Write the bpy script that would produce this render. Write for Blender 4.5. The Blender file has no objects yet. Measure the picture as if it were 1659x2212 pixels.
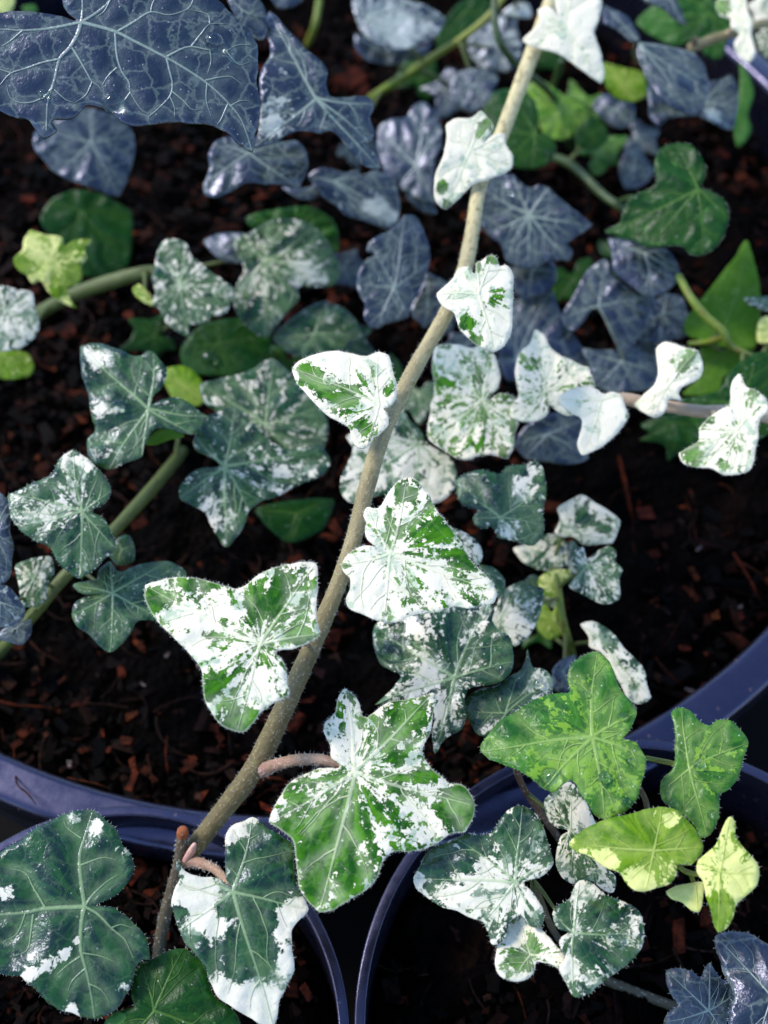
import bpy, bmesh, math, random
import numpy as np
from mathutils import Vector
from mathutils.geometry import delaunay_2d_cdt

# ------------------------------------------------------------------ camera, sky, sun, exposure
SC = bpy.context.scene
COL = SC.collection
IW, IH = 1659.0, 2212.0                      # size of the picture the tracings were read from
EL, VFOV, DIST = 59.0, 42.0, 0.200           # camera elevation, vertical field of view, metres to the aim point
TANV = math.tan(math.radians(VFOV / 2))
CAM = np.array([0.0, -DIST * math.cos(math.radians(EL)), DIST * math.sin(math.radians(EL))])
FWD = -CAM / np.linalg.norm(CAM)
RGT = np.array([1.0, 0.0, 0.0])
UPV = np.cross(RGT, FWD)

cd = bpy.data.cameras.new('camera'); cam = bpy.data.objects.new('camera', cd); COL.objects.link(cam)
cam.location = CAM
cam.rotation_euler = (math.radians(90 - EL), 0, 0)
cd.sensor_fit = 'VERTICAL'; cd.sensor_height = 24.0; cd.sensor_width = 18.0
cd.lens = 12.0 / TANV
cd.clip_start = 0.005; cd.clip_end = 50.0
cd.dof.use_dof = True; cd.dof.focus_distance = 0.1440; cd.dof.aperture_fstop = 15.0
SC.camera = cam

SUN_EL, SUN_AZ = 48.0, 290.0                  # azimuth measured from +y (away from the camera) towards +x
wd = bpy.data.worlds.new('World'); SC.world = wd; wd.use_nodes = True
nt = wd.node_tree; nt.nodes.clear()
sky = nt.nodes.new('ShaderNodeTexSky'); sky.sky_type = 'NISHITA'; sky.sun_disc = False
sky.sun_elevation = math.radians(SUN_EL); sky.sun_rotation = math.radians(SUN_AZ)
sky.air_density = 1.0; sky.dust_density = 0.3; sky.ozone_density = 2.5
bgn = nt.nodes.new('ShaderNodeBackground'); bgn.inputs['Strength'].default_value = 0.15
wo = nt.nodes.new('ShaderNodeOutputWorld')
nt.links.new(sky.outputs[0], bgn.inputs[0]); nt.links.new(bgn.outputs[0], wo.inputs[0])

sd = bpy.data.lights.new('sun', 'SUN'); sun = bpy.data.objects.new('sun', sd); COL.objects.link(sun)
sd.energy = 1.5; sd.angle = math.radians(14); sd.color = (1.0, 0.90, 0.74)
_e, _a = math.radians(SUN_EL), math.radians(SUN_AZ)
_dir = Vector((math.cos(_e) * math.sin(_a), math.cos(_e) * math.cos(_a), math.sin(_e)))
sun.rotation_euler = _dir.to_track_quat('Z', 'Y').to_euler()
sun.location = (0.2, 0.3, 0.8)

vs = SC.view_settings
vs.view_transform = 'Standard'; vs.look = 'None'; vs.gamma = 1.0; vs.use_curve_mapping = False
vs.exposure = 1.75
SC.cycles.max_bounces = 8; SC.cycles.transparent_max_bounces = 6; SC.cycles.caustics_refractive = True

# ------------------------------------------------------------------ pixel helpers
def ray(u, v):
    x = (u - IW / 2) / (IH / 2) * TANV; y = (IH / 2 - v) / (IH / 2) * TANV
    return FWD + x * RGT + y * UPV
def at_z(u, v, z):
    d = ray(u, v); k = (z - CAM[2]) / d[2]
    return CAM + k * d
def on_plane(u, v, p0, n):
    d = ray(u, v); k = np.dot(p0 - CAM, n) / np.dot(d, n)
    return CAM + k * d
def per_u(p):                                # metres covered by one tracing pixel at a point
    return np.dot(p - CAM, FWD) * TANV * 2 / IH
OFF = {'F': None}
for _i, _r in enumerate('ABCD'):
    for _j, _x in enumerate((0, 868, 1736)):
        OFF[_r + str(_j + 1)] = (_x * 0.60636, (0, 800, 1700, 2648)[_i] * 0.60636)
def conv(tile, x, y):
    o = OFF[tile]
    return (x, y) if o is None else (o[0] + 0.36551 * x, o[1] + 0.36551 * y)

# ------------------------------------------------------------------ object helpers
def mesh_obj(name, verts, faces, mat, parent=None, loc=(0, 0, 0), smooth=True, attrs=None):
    me = bpy.data.meshes.new(name)
    me.from_pydata([tuple(map(float, v)) for v in verts], [], [tuple(int(i) for i in f) for f in faces])
    if smooth: me.polygons.foreach_set('use_smooth', [True] * len(me.polygons))
    for k, a in (attrs or {}).items():
        a = np.asarray(a, np.float32)
        if a.ndim == 1:
            at = me.attributes.new(k, 'FLOAT', 'POINT'); at.data.foreach_set('value', a)
        else:
            at = me.attributes.new(k, 'FLOAT_VECTOR', 'POINT'); at.data.foreach_set('vector', a.ravel())
    if mat: me.materials.append(mat)
    me.update()
    o = bpy.data.objects.new(name, me); COL.objects.link(o)
    o.location = [float(c) for c in loc]
    if parent is not None: o.parent = parent
    return o
def tag(o, label=None, cat=None, group=None, kind=None):
    if label: o['label'] = label
    if cat: o['category'] = cat
    if group: o['group'] = group
    if kind: o['kind'] = kind
    return o
def empty(name, loc):
    o = bpy.data.objects.new(name, None); COL.objects.link(o); o.location = [float(c) for c in loc]
    o.empty_display_size = 0.01
    return o

# ------------------------------------------------------------------ materials
class NT:
    def __init__(s, name):
        s.m = bpy.data.materials.new(name); s.m.use_nodes = True
        s.t = s.m.node_tree; s.t.nodes.clear()
        s.out = s.t.nodes.new('ShaderNodeOutputMaterial')
    def n(s, typ, **kw):
        nd = s.t.nodes.new('ShaderNode' + typ)
        for k, v in kw.items():
            if k in nd.bl_rna.properties.keys() and not isinstance(nd.bl_rna.properties[k], bpy.types.CollectionProperty) and k not in ('inputs',):
                setattr(nd, k, v)
        return nd
    def put(s, sock, v):
        if isinstance(v, bpy.types.NodeSocket): s.t.links.new(v, sock)
        elif isinstance(v, (tuple, list)): sock.default_value = tuple(v) + ((1.0,) if len(v) == 3 and len(sock.default_value) == 4 else ())
        else: sock.default_value = v
    def math(s, op, a, b=0.0, c=None, clamp=False):
        nd = s.t.nodes.new('ShaderNodeMath'); nd.operation = op; nd.use_clamp = clamp
        s.put(nd.inputs[0], a); s.put(nd.inputs[1], b)
        if c is not None: s.put(nd.inputs[2], c)
        return nd.outputs[0]
    def vmul(s, a, k, add=(0, 0, 0)):
        nd = s.t.nodes.new('ShaderNodeVectorMath'); nd.operation = 'MULTIPLY_ADD'
        s.put(nd.inputs[0], a); s.put(nd.inputs[1], (k, k, k) if not isinstance(k, tuple) else k); s.put(nd.inputs[2], add)
        return nd.outputs[0]
    def vadd(s, a, b):
        nd = s.t.nodes.new('ShaderNodeVectorMath'); nd.operation = 'ADD'
        s.put(nd.inputs[0], a); s.put(nd.inputs[1], b); return nd.outputs[0]
    def attr(s, name):
        nd = s.t.nodes.new('ShaderNodeAttribute'); nd.attribute_name = name; return nd
    def noise(s, vec, scale, detail=3.0, rough=0.55, dist=0.0):
        nd = s.t.nodes.new('ShaderNodeTexNoise'); s.put(nd.inputs['Vector'], vec)
        nd.inputs['Scale'].default_value = scale; nd.inputs['Detail'].default_value = detail
        nd.inputs['Roughness'].default_value = rough; nd.inputs['Distortion'].default_value = dist
        return nd
    def voro(s, vec, scale, feature='F1', rand=1.0):
        nd = s.t.nodes.new('ShaderNodeTexVoronoi'); nd.feature = feature; s.put(nd.inputs['Vector'], vec)
        nd.inputs['Scale'].default_value = scale; nd.inputs['Randomness'].default_value = rand
        return nd
    def ramp(s, v, lo, hi, a=0.0, b=1.0, smooth=True):
        nd = s.t.nodes.new('ShaderNodeMapRange'); nd.interpolation_type = 'SMOOTHSTEP' if smooth else 'LINEAR'
        s.put(nd.inputs[0], v); s.put(nd.inputs[1], lo); s.put(nd.inputs[2], hi); s.put(nd.inputs[3], a); s.put(nd.inputs[4], b)
        return nd.outputs[0]
    def mix(s, f, a, b):
        nd = s.t.nodes.new('ShaderNodeMix'); nd.data_type = 'RGBA'
        s.put(nd.inputs[0], f); s.put(nd.inputs[6], a); s.put(nd.inputs[7], b)
        return nd.outputs[2]
    def bump(s, h, strength, dist):
        nd = s.t.nodes.new('ShaderNodeBump'); s.put(nd.inputs['Height'], h)
        nd.inputs['Strength'].default_value = strength; nd.inputs['Distance'].default_value = dist
        return nd.outputs[0]
    def principled(s, col, rough, spec=0.5, normal=None, ior=1.5, tint=None):
        nd = s.t.nodes.new('ShaderNodeBsdfPrincipled')
        s.put(nd.inputs['Base Color'], col); s.put(nd.inputs['Roughness'], rough)
        s.put(nd.inputs['Specular IOR Level'], spec); nd.inputs['IOR'].default_value = ior
        if normal is not None: s.put(nd.inputs['Normal'], normal)
        if tint: s.put(nd.inputs['Specular Tint'], tint)
        return nd
    def done(s, shader):
        s.t.links.new(shader, s.out.inputs['Surface']); return s.m

def leaf_mat(name, deep, bright, pale, cream, rough=0.38, spec=0.6, trans=0.18, dots=0.35, vein=(0.5, 0.6, 0.4), veinf=0.8, halo=0.3, net=0.25, greyc=0.5, edgepale=0.0, soft=0.02, nets=0.45, tint=(0.85, 0.88, 1.0)):
    t = NT(name)
    lc = t.attr('lc').outputs['Vector']; pol = t.attr('pol').outputs['Vector']
    bias = t.attr('bias').outputs['Fac']; vd = t.attr('vd').outputs['Fac']; ve = t.attr('vein').outputs['Fac']; ed = t.attr('ed').outputs['Fac']
    n1 = t.noise(pol, 2.9, 5.0, 0.62, 0.35).outputs['Fac']
    wob = t.noise(lc, 0.9, 3.0, 0.6)
    lcw = t.vadd(lc, t.vmul(wob.outputs['Color'], 1.5, (-0.75, -0.75, -0.75)))
    polw = t.vadd(pol, t.vmul(wob.outputs['Color'], 0.20, (-0.10, -0.10, -0.10)))
    v1 = t.voro(lcw, 0.85).outputs['Color']
    v2 = t.voro(polw, 8.0).outputs['Color']
    v3 = t.voro(lcw, 2.3).outputs['Color']
    n4 = t.noise(lc, 1.6, 4.0, 0.7).outputs['Fac']
    sx = lambda c: t.math('MULTIPLY', c, 1.0)
    val = t.math('MULTIPLY', n1, 0.75)
    val = t.math('MULTIPLY_ADD', sx(v1), 0.20, val)
    val = t.math('MULTIPLY_ADD', sx(v2), 0.16, val)
    val = t.math('MULTIPLY_ADD', sx(v3), 0.20, val)
    val = t.math('MULTIPLY_ADD', n4, 0.45, val)
    val = t.math('ADD', t.math('SUBTRACT', val, 0.38), bias)
    green = t.ramp(val, 0.5 - soft, 0.5 + soft)
    n2 = t.noise(lc, 0.33, 4.0, 0.65, 0.5).outputs['Fac']
    n2 = t.math('MULTIPLY_ADD', sx(v3), 0.10, n2)
    n2b = t.math('MULTIPLY_ADD', bias, 0.25, n2)
    grey = t.math('MULTIPLY', t.ramp(n2b, 0.56, 0.64), greyc)
    base = t.mix(grey, cream, pale)
    n3 = t.noise(pol, 3.3, 3.0, 0.6).outputs['Fac']
    gcol = t.mix(t.ramp(t.math('MULTIPLY_ADD', sx(v2), 0.25, n3), 0.50, 0.78), deep, bright)
    col = t.mix(green, base, gcol)
    # faint net of small veins, pale zone along the main veins, the veins themselves
    edge = t.voro(lcw, nets, 'DISTANCE_TO_EDGE').outputs['Distance']
    netm = t.math('MULTIPLY', t.ramp(edge, 0.0, 0.07, 1.0, 0.0), net)
    col = t.mix(netm, col, vein)
    hal = t.math('MULTIPLY', t.ramp(vd, 0.0, 1.3, 1.0, 0.0), halo)
    hal = t.math('MULTIPLY', hal, t.ramp(n2, 0.38, 0.6))
    col = t.mix(hal, col, vein)
    col = t.mix(t.math('MULTIPLY', ve, veinf), col, vein)
    dd = t.voro(lc, 0.85, 'F1', 0.9)
    dm = t.math('MULTIPLY', t.ramp(dd.outputs['Distance'], 0.045, 0.10, 1.0, 0.0), dots)
    col = t.mix(dm, col, (0.62, 0.66, 0.60))
    if edgepale > 0:
        col = t.mix(t.math('MULTIPLY', t.ramp(ed, 0.03, 0.18, 1.0, 0.0), edgepale), col, cream)
    fine = t.noise(lc, 2.2, 3.0, 0.6).outputs['Fac']
    h = t.math('MULTIPLY_ADD', edge, 0.9, t.math('MULTIPLY', fine, 0.30))
    h = t.math('MULTIPLY_ADD', wob.outputs['Fac'], 0.8, h)
    nrm = t.bump(h, 0.36, 0.0004)
    rg = t.math('MULTIPLY_ADD', fine, 0.22, rough - 0.11)
    p = t.principled(col, rg, spec, nrm, tint=tint)
    tr = t.t.nodes.new('ShaderNodeBsdfTranslucent'); t.put(tr.inputs['Color'], col); t.put(tr.inputs['Normal'], nrm)
    mx = t.t.nodes.new('ShaderNodeMixShader'); mx.inputs[0].default_value = trans
    t.t.links.new(p.outputs[0], mx.inputs[1]); t.t.links.new(tr.outputs[0], mx.inputs[2])
    return t.done(mx.outputs[0])

LM = {
 'white': leaf_mat('leaf_white_variegated', (0.008, 0.060, 0.003), (0.050, 0.170, 0.004), (0.24, 0.34, 0.24), (0.68, 0.61, 0.47), rough=0.5, spec=0.12, trans=0.15, dots=0.10, vein=(0.58, 0.60, 0.38), veinf=0.55, halo=0.22, net=0.05, greyc=0.7, edgepale=0.3),
 'marble': leaf_mat('leaf_grey_marbled', (0.0022, 0.016, 0.0045), (0.010, 0.050, 0.006), (0.080, 0.13, 0.080), (0.56, 0.51, 0.40), rough=0.27, spec=0.42, trans=0.06, dots=0.25, vein=(0.24, 0.33, 0.15), veinf=0.65, halo=0.20, net=0.07, greyc=0.9, soft=0.035, tint=(0.66, 0.72, 1.0)),
 'dark': leaf_mat('leaf_dark_blue_green', (0.0022, 0.0062, 0.0065), (0.0035, 0.011, 0.009), (0.05, 0.09, 0.08), (0.30, 0.32, 0.28), rough=0.30, spec=0.80, trans=0.03, dots=0.25, vein=(0.24, 0.29, 0.21), veinf=0.75, halo=0.14, net=0.22, nets=0.33, soft=0.10, tint=(0.62, 0.65, 1.0)),
 'green': leaf_mat('leaf_fresh_green', (0.010, 0.066, 0.005), (0.032, 0.125, 0.008), (0.085, 0.19, 0.040), (0.13, 0.25, 0.018), rough=0.32, spec=0.24, trans=0.12, dots=0.45, vein=(0.22, 0.32, 0.08), veinf=0.7, halo=0.35, net=0.10, greyc=0.4),
 'lime': leaf_mat('leaf_yellow_green', (0.050, 0.130, 0.002), (0.11, 0.205, 0.003), (0.34, 0.42, 0.10), (0.56, 0.56, 0.20), rough=0.45, spec=0.15, trans=0.18, dots=0.2, vein=(0.36, 0.42, 0.10), veinf=0.6, halo=0.3, net=0.08, greyc=0.5),
 'plain': leaf_mat('leaf_plain_green', (0.0022, 0.024, 0.0020), (0.005, 0.040, 0.003), (0.020, 0.080, 0.012), (0.030, 0.10, 0.016), rough=0.34, spec=0.15, trans=0.08, dots=0.38, vein=(0.06, 0.125, 0.02), veinf=0.7, halo=0.15, net=0.08),
 'back': leaf_mat('leaf_pale_green_underside', (0.055, 0.14, 0.008), (0.070, 0.165, 0.011), (0.10, 0.2, 0.035), (0.13, 0.22, 0.045), rough=0.6, spec=0.10, trans=0.25, dots=0.1, vein=(0.14, 0.24, 0.05), veinf=0.5, halo=0.2, net=0.06),
}

def stem_mat(name, c1, c2, c3, rough=0.6, speck=(0.5, 0.45, 0.38), speckf=0.35):
    t = NT(name)
    lc = t.attr('lc').outputs['Vector']; s = t.attr('along').outputs['Fac']
    n = t.noise(lc, 0.35, 4.0, 0.6).outputs['Fac']
    col = t.mix(t.ramp(t.math('MULTIPLY_ADD', n, 0.5, s), 0.2, 1.15), c1, c2)
    col = t.mix(t.ramp(t.noise(lc, 1.3, 3.0, 0.6).outputs['Fac'], 0.5, 0.72), col, c3)
    v = t.voro(lc, 2.1)
    col = t.mix(t.math('MULTIPLY', t.ramp(v.outputs['Distance'], 0.12, 0.30, 1.0, 0.0), speckf), col, speck)
    h = t.math('MULTIPLY_ADD', v.outputs['Distance'], -0.5, t.noise(lc, 1.1, 4.0, 0.65).outputs['Fac'])
    p = t.principled(col, rough, 0.4, t.bump(h, 0.5, 0.0003))
    return t.done(p.outputs[0])
SM = {
 'vine': stem_mat('stem_olive_beige', (0.075, 0.056, 0.020), (0.40, 0.34, 0.18), (0.13, 0.105, 0.04), 0.7, (0.32, 0.27, 0.18), 0.4),
 'old': stem_mat('stem_brown_olive', (0.0468, 0.0413, 0.0176), (0.0660, 0.0468, 0.0275), (0.0413, 0.0303, 0.0193), 0.65),
 'green': stem_mat('stem_green', (0.0158, 0.0383, 0.0067), (0.0225, 0.0495, 0.0090), (0.0135, 0.0270, 0.0081), 0.5, (0.0900, 0.1125, 0.0450), 0.2),
 'yellow': stem_mat('stem_yellow_green', (0.085, 0.135, 0.008), (0.14, 0.15, 0.018), (0.10, 0.075, 0.016), 0.5, (0.22, 0.22, 0.06), 0.2),
 'olive': stem_mat('stem_olive_green', (0.040, 0.060, 0.010), (0.060, 0.080, 0.014), (0.045, 0.040, 0.012), 0.6, (0.14, 0.15, 0.06), 0.2),
 'pink': stem_mat('stem_pinkish', (0.21, 0.105, 0.085), (0.23, 0.14, 0.09), (0.13, 0.085, 0.045), 0.65, (0.42, 0.32, 0.26), 0.4),
 'bud': stem_mat('bud_pale_pink', (0.42, 0.20, 0.18), (0.5, 0.30, 0.25), (0.40, 0.18, 0.14), 0.6, (0.6, 0.5, 0.45), 0.2),
 'beige': stem_mat('stem_pale_beige', (0.2940, 0.2100, 0.1400), (0.3360, 0.2520, 0.1750), (0.2520, 0.1750, 0.0910), 0.65, (0.4200, 0.3500, 0.2940), 0.3),
 'rust': stem_mat('stem_cut_rust', (0.16, 0.045, 0.012), (0.22, 0.06, 0.014), (0.10, 0.03, 0.01), 0.8),
 'brown': stem_mat('stem_red_brown', (0.0600, 0.0300, 0.0180), (0.0780, 0.0420, 0.0240), (0.0420, 0.0270, 0.0150), 0.7),
}
def simple_mat(name, col, rough=0.6, spec=0.4, noise=0.0, col2=None, scale=300.0):
    t = NT(name)
    c = col
    if col2:
        tc = t.t.nodes.new('ShaderNodeTexCoord')
        c = t.mix(t.ramp(t.noise(tc.outputs['Object'], scale, 4.0, 0.6).outputs['Fac'], 0.35, 0.68), col, col2)
    p = t.principled(c, rough, spec); return t.done(p.outputs[0])
HAIR = simple_mat('leaf_hair_white', (0.75, 0.75, 0.70), 0.8, 0.2)
CUT = simple_mat('cut_stem_end', (0.30, 0.08, 0.03), 0.8, 0.2, col2=(0.10, 0.04, 0.02), scale=900)
def water_mat():
    t = NT('water')
    g = t.t.nodes.new('ShaderNodeBsdfGlass'); g.inputs['IOR'].default_value = 1.33; g.inputs['Roughness'].default_value = 0.0
    g.inputs['Color'].default_value = (0.93, 0.97, 0.95, 1)
    return t.done(g.outputs[0])
WATER = water_mat()
def plastic_mat():
    t = NT('black_plastic')
    tc = t.t.nodes.new('ShaderNodeTexCoord'); o = tc.outputs['Object']
    n = t.noise(o, 260.0, 5.0, 0.65).outputs['Fac']
    dust = t.ramp(t.noise(o, 90.0, 5.0, 0.7).outputs['Fac'], 0.52, 0.75)
    col = t.mix(t.math('MULTIPLY', dust, 0.5), (0.005, 0.005, 0.010), (0.012, 0.010, 0.012))
    sp = t.voro(o, 420.0).outputs['Distance']
    col = t.mix(t.math('MULTIPLY', t.ramp(sp, 0.05, 0.12, 1.0, 0.0), 0.5), col, (0.10, 0.07, 0.05))
    p = t.principled(col, t.ramp(n, 0.3, 0.7, 0.20, 0.36), 0.8, t.bump(n, 0.15, 0.0003), tint=(0.58, 0.58, 1.0))
    return t.done(p.outputs[0])
PLASTIC = plastic_mat()
def soil_mat():
    t = NT('potting_soil')
    tc = t.t.nodes.new('ShaderNodeTexCoord'); o = tc.outputs['Object']
    n = t.noise(o, 160.0, 6.0, 0.7).outputs['Fac']; n2 = t.noise(o, 45.0, 4.0, 0.6).outputs['Fac']
    col = t.mix(t.ramp(n, 0.38, 0.66), (0.0004, 0.0003, 0.0003), (0.0020, 0.0011, 0.0009))
    col = t.mix(t.math('MULTIPLY', t.ramp(n2, 0.52, 0.72), 0.6), col, (0.006, 0.0020, 0.0014))
    v = t.voro(o, 700.0).outputs['Distance']
    p = t.principled(col, 0.85, 0.03, t.bump(t.math('MULTIPLY_ADD', n, 2.0, v), 0.9, 0.0015))
    return t.done(p.outputs[0])
SOIL = soil_mat()
def chip_mat():
    t = NT('bark_bits')
    c = t.attr('tint').outputs['Vector']
    tc = t.t.nodes.new('ShaderNodeTexCoord')
    n = t.noise(tc.outputs['Object'], 900.0, 4.0, 0.65).outputs['Fac']
    col = t.mix(t.ramp(n, 0.3, 0.7), t.vmul(c, 0.02), t.vmul(c, (0.26, 0.16, 0.13)))
    p = t.principled(col, 0.75, 0.05, t.bump(n, 0.6, 0.0004)); return t.done(p.outputs[0])
CHIP = chip_mat()
GROUND = simple_mat('dark_bench', (0.0015, 0.0015, 0.0018), 0.9, 0.1, col2=(0.003, 0.0025, 0.002), scale=60)
# ------------------------------------------------------------------ pots, soil, ground
def lathe(name, prof, centre, mat, parent, seg=160):
    n = len(prof); V = []; Fc = []
    for i in range(seg):
        a = 2 * math.pi * i / seg
        for r, z in prof: V.append((r * math.cos(a), r * math.sin(a), z))
    for i in range(seg):
        j = (i + 1) % seg
        for k in range(n - 1):
            Fc.append((i * n + k, j * n + k, j * n + k + 1, i * n + k + 1))
    return mesh_obj(name, V, Fc, mat, parent, centre)
def arc(cx, cz, r, a0, a1, k=6):
    return [(cx + r * math.cos(math.radians(a0 + (a1 - a0) * i / k)), cz + r * math.sin(math.radians(a0 + (a1 - a0) * i / k))) for i in range(k + 1)]
GZ = -0.080
def fit_circle(px, z):
    q = np.array([at_z(u, v, z)[:2] for u, v in px])
    s = np.linalg.lstsq(np.c_[q * 2, np.ones(len(q))], (q ** 2).sum(1), rcond=None)[0]
    return s[0], s[1], math.sqrt(s[2] + s[0] ** 2 + s[1] ** 2)
def pot(px, rimz, soilz, w, taper, label, soil_label, seed):
    """px: points along the middle of the rim; w: rim width"""
    cx, cy, R = fit_circle(px, rimz)
    root = empty('plant_pot', (cx, cy, GZ))
    tag(root, label, 'plant pot', 'black plastic plant pots')
    zt = rimz - GZ; ri, ro = R - w / 2, R + w / 2; e = w * 0.22
    rim = [(ri, zt - 0.010)] + arc(ri + e, zt - e, e, 180, 90, 5) + arc(ro - e, zt - e * 1.6, e, 90, 0, 5) + [(ro, zt - 0.006), (ro - 0.0006, zt - 0.0065), (ro - w * 0.45, zt - 0.0065), (ri, zt - 0.010)]
    lathe('rim', rim, (0, 0, 0), PLASTIC, root)
    rb = R * taper
    wall = [(ri + 0.0002, zt - 0.0095), (ri - 0.001, zt - 0.03), (rb - 0.0015, 0.0022), (0.0005, 0.0022), (0.0005, 0.0), (rb, 0.0), (ri + w * 0.4, zt - 0.030), (ri + w * 0.5, zt - 0.0066)]
    lathe('wall', wall, (0, 0, 0), PLASTIC, root)
    # soil
    rs = np.random.RandomState(seed)
    nr, na = max(14, int(ri / 0.0011)), max(60, int(2 * math.pi * ri / 0.0014))
    ph = rs.rand(24, 3) * 6.28; fr = rs.randn(24, 2) * np.linspace(40, 900, 24)[:, None]
    V = [(0, 0, 0)]; Fc = []
    for i in range(1, nr + 1):
        for j in range(na):
            a = 2 * math.pi * (j + 0.5 * (i % 2)) / na; r = (ri - 0.0004) * i / nr
            V.append((r * math.cos(a), r * math.sin(a), 0))
    V = np.array(V)
    z = np.zeros(len(V))
    for k in range(24):
        amp = 0.0016 / (1 + k * 0.18)
        z += amp * np.sin(V[:, 0] * fr[k, 0] + V[:, 1] * fr[k, 1] + ph[k, 0]) * np.sin(V[:, 1] * fr[k, 0] * 0.7 - V[:, 0] * fr[k, 1] + ph[k, 1])
    z += rs.randn(len(V)) * 0.00035
    rr = np.hypot(V[:, 0], V[:, 1]) / ri
    V[:, 2] = z * 0.8 - 0.003 * np.clip((rr - 0.86) / 0.14, 0, 1)
    for j in range(na): Fc.append((0, 1 + j, 1 + (j + 1) % na))
    for i in range(nr - 1):
        for j in range(na):
            a, b = 1 + i * na + j, 1 + i * na + (j + 1) % na; c, d = a + na, b + na
            Fc.append((a, c, d, b))
    so = mesh_obj('potting_soil', V, Fc, SOIL, None, (cx, cy, soilz))
    tag(so, soil_label, 'soil', kind='structure')
    return cx, cy, R, ri, root
PB = pot([(0, 1686), (219, 1732), (366, 1784), (438, 1797), (1418, 1612), (1564, 1491), (1659, 1411), (1648, 140)], 0.010, 0.0, 0.0056, 0.80,
         'large black plastic pot with wide blue-black rim holding most of the ivy', 'dark reddish peat soil filling the large black pot', 1)
SZ = 0.014
PL = pot([(0, 1806), (70, 1822), (690, 2000), (725, 2100), (742, 2212)], SZ, SZ - 0.012, 0.0013, 0.72,
         'small black plastic pot under the dark ivy leaf with thin white streaks', 'dark soil in the small pot under the streaked dark leaf', 2)
PR = pot([(772, 2212), (795, 2080), (830, 1960), (865, 1880), (1601, 1646), (1659, 1686)], SZ, SZ - 0.012, 0.0013, 0.72,
         'small black plastic pot holding the fresh green and lime ivy shoots', 'dark soil in the small pot of green and lime ivy', 3)
g = mesh_obj('ground', [(-3, -3, 0), (3, -3, 0), (3, 3, 0), (-3, 3, 0)], [(0, 1, 2, 3)], GROUND, None, (0, 0, GZ - 0.0005), False)
tag(g, 'dark bench surface under the plant pots', 'bench', kind='structure')

# ------------------------------------------------------------------ soil litter
RS = np.random.RandomState(11)
TINTS = [(0.10, 0.032, 0.018), (0.16, 0.05, 0.024), (0.05, 0.022, 0.016), (0.03, 0.018, 0.014), (0.02, 0.016, 0.015), (0.07, 0.045, 0.035), (0.035, 0.02, 0.015), (0.22, 0.075, 0.03)]
def chip_geo(c, size, rs):
    """an irregular eight-cornered flake"""
    s = np.array([size * rs.uniform(0.7, 1.6), size * rs.uniform(0.4, 0.8), size * rs.uniform(0.15, 0.4)])
    V = np.array([[x, y, z] for x in (-1, 1) for y in (-1, 1) for z in (-1, 1)], float) * s * 0.5
    V += rs.randn(8, 3) * s * 0.13
    a, b = rs.uniform(0, 6.28), rs.uniform(-0.5, 0.5)
    ca, sa, cb, sb = math.cos(a), math.sin(a), math.cos(b), math.sin(b)
    Rz = np.array([[ca, -sa, 0], [sa, ca, 0], [0, 0, 1]]); Rx = np.array([[1, 0, 0], [0, cb, -sb], [0, sb, cb]])
    V = V @ Rx.T @ Rz.T + c
    return V, [(0, 1, 3, 2), (4, 6, 7, 5), (0, 4, 5, 1), (2, 3, 7, 6), (0, 2, 6, 4), (1, 5, 7, 3)]
def fibre_geo(c, length, rad, rs, lift=0.3):
    k = 7; a = rs.uniform(0, 6.28); P = [np.array(c, float)]
    bend = rs.uniform(-0.35, 0.35); el = rs.uniform(-lift, lift) * 0.5
    for i in range(k):
        a += bend + rs.uniform(-0.2, 0.2)
        P.append(P[-1] + np.array([math.cos(a), math.sin(a), el * math.cos(i * 0.5)]) * length / k)
    return tube_geo(np.array(P), np.linspace(rad, rad * 0.4, k + 1), 4)
def tube_geo(P, R, seg=10, cap=True):
    n = len(P); T = np.gradient(P, axis=0); T /= np.linalg.norm(T, axis=1)[:, None] + 1e-12
    ref = np.array([0.3, 0.2, 1.0]); V = []; Fc = []
    N = np.cross(T[0], ref); N /= np.linalg.norm(N) + 1e-12
    for i in range(n):
        N = N - T[i] * np.dot(N, T[i]); N /= np.linalg.norm(N) + 1e-12
        B = np.cross(T[i], N)
        for j in range(seg):
            a = 2 * math.pi * j / seg
            V.append(P[i] + R[i] * (math.cos(a) * N + math.sin(a) * B))
    for i in range(n - 1):
        for j in range(seg):
            k = (j + 1) % seg
            Fc.append((i * seg + j, i * seg + k, (i + 1) * seg + k, (i + 1) * seg + j))
    if cap:
        Fc.append(tuple(range(seg))[::-1]); Fc.append(tuple(range((n - 1) * seg, n * seg)))
    return np.array(V), Fc
def gather(items, tints):
    V, Fc, C, o = [], [], [], 0
    for (v, f), tn in zip(items, tints):
        V.append(v); C.append(np.repeat(np.array(tn)[None], len(v), 0))
        Fc += [tuple(i + o for i in q) for q in f]; o += len(v)
    return np.vstack(V), Fc, np.vstack(C)
def rand_disc(cx, cy, R, rs):
    while True:
        p = rs.uniform(-R, R, 2)
        if p[0] ** 2 + p[1] ** 2 < R * R: return p[0] + cx, p[1] + cy
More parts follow.
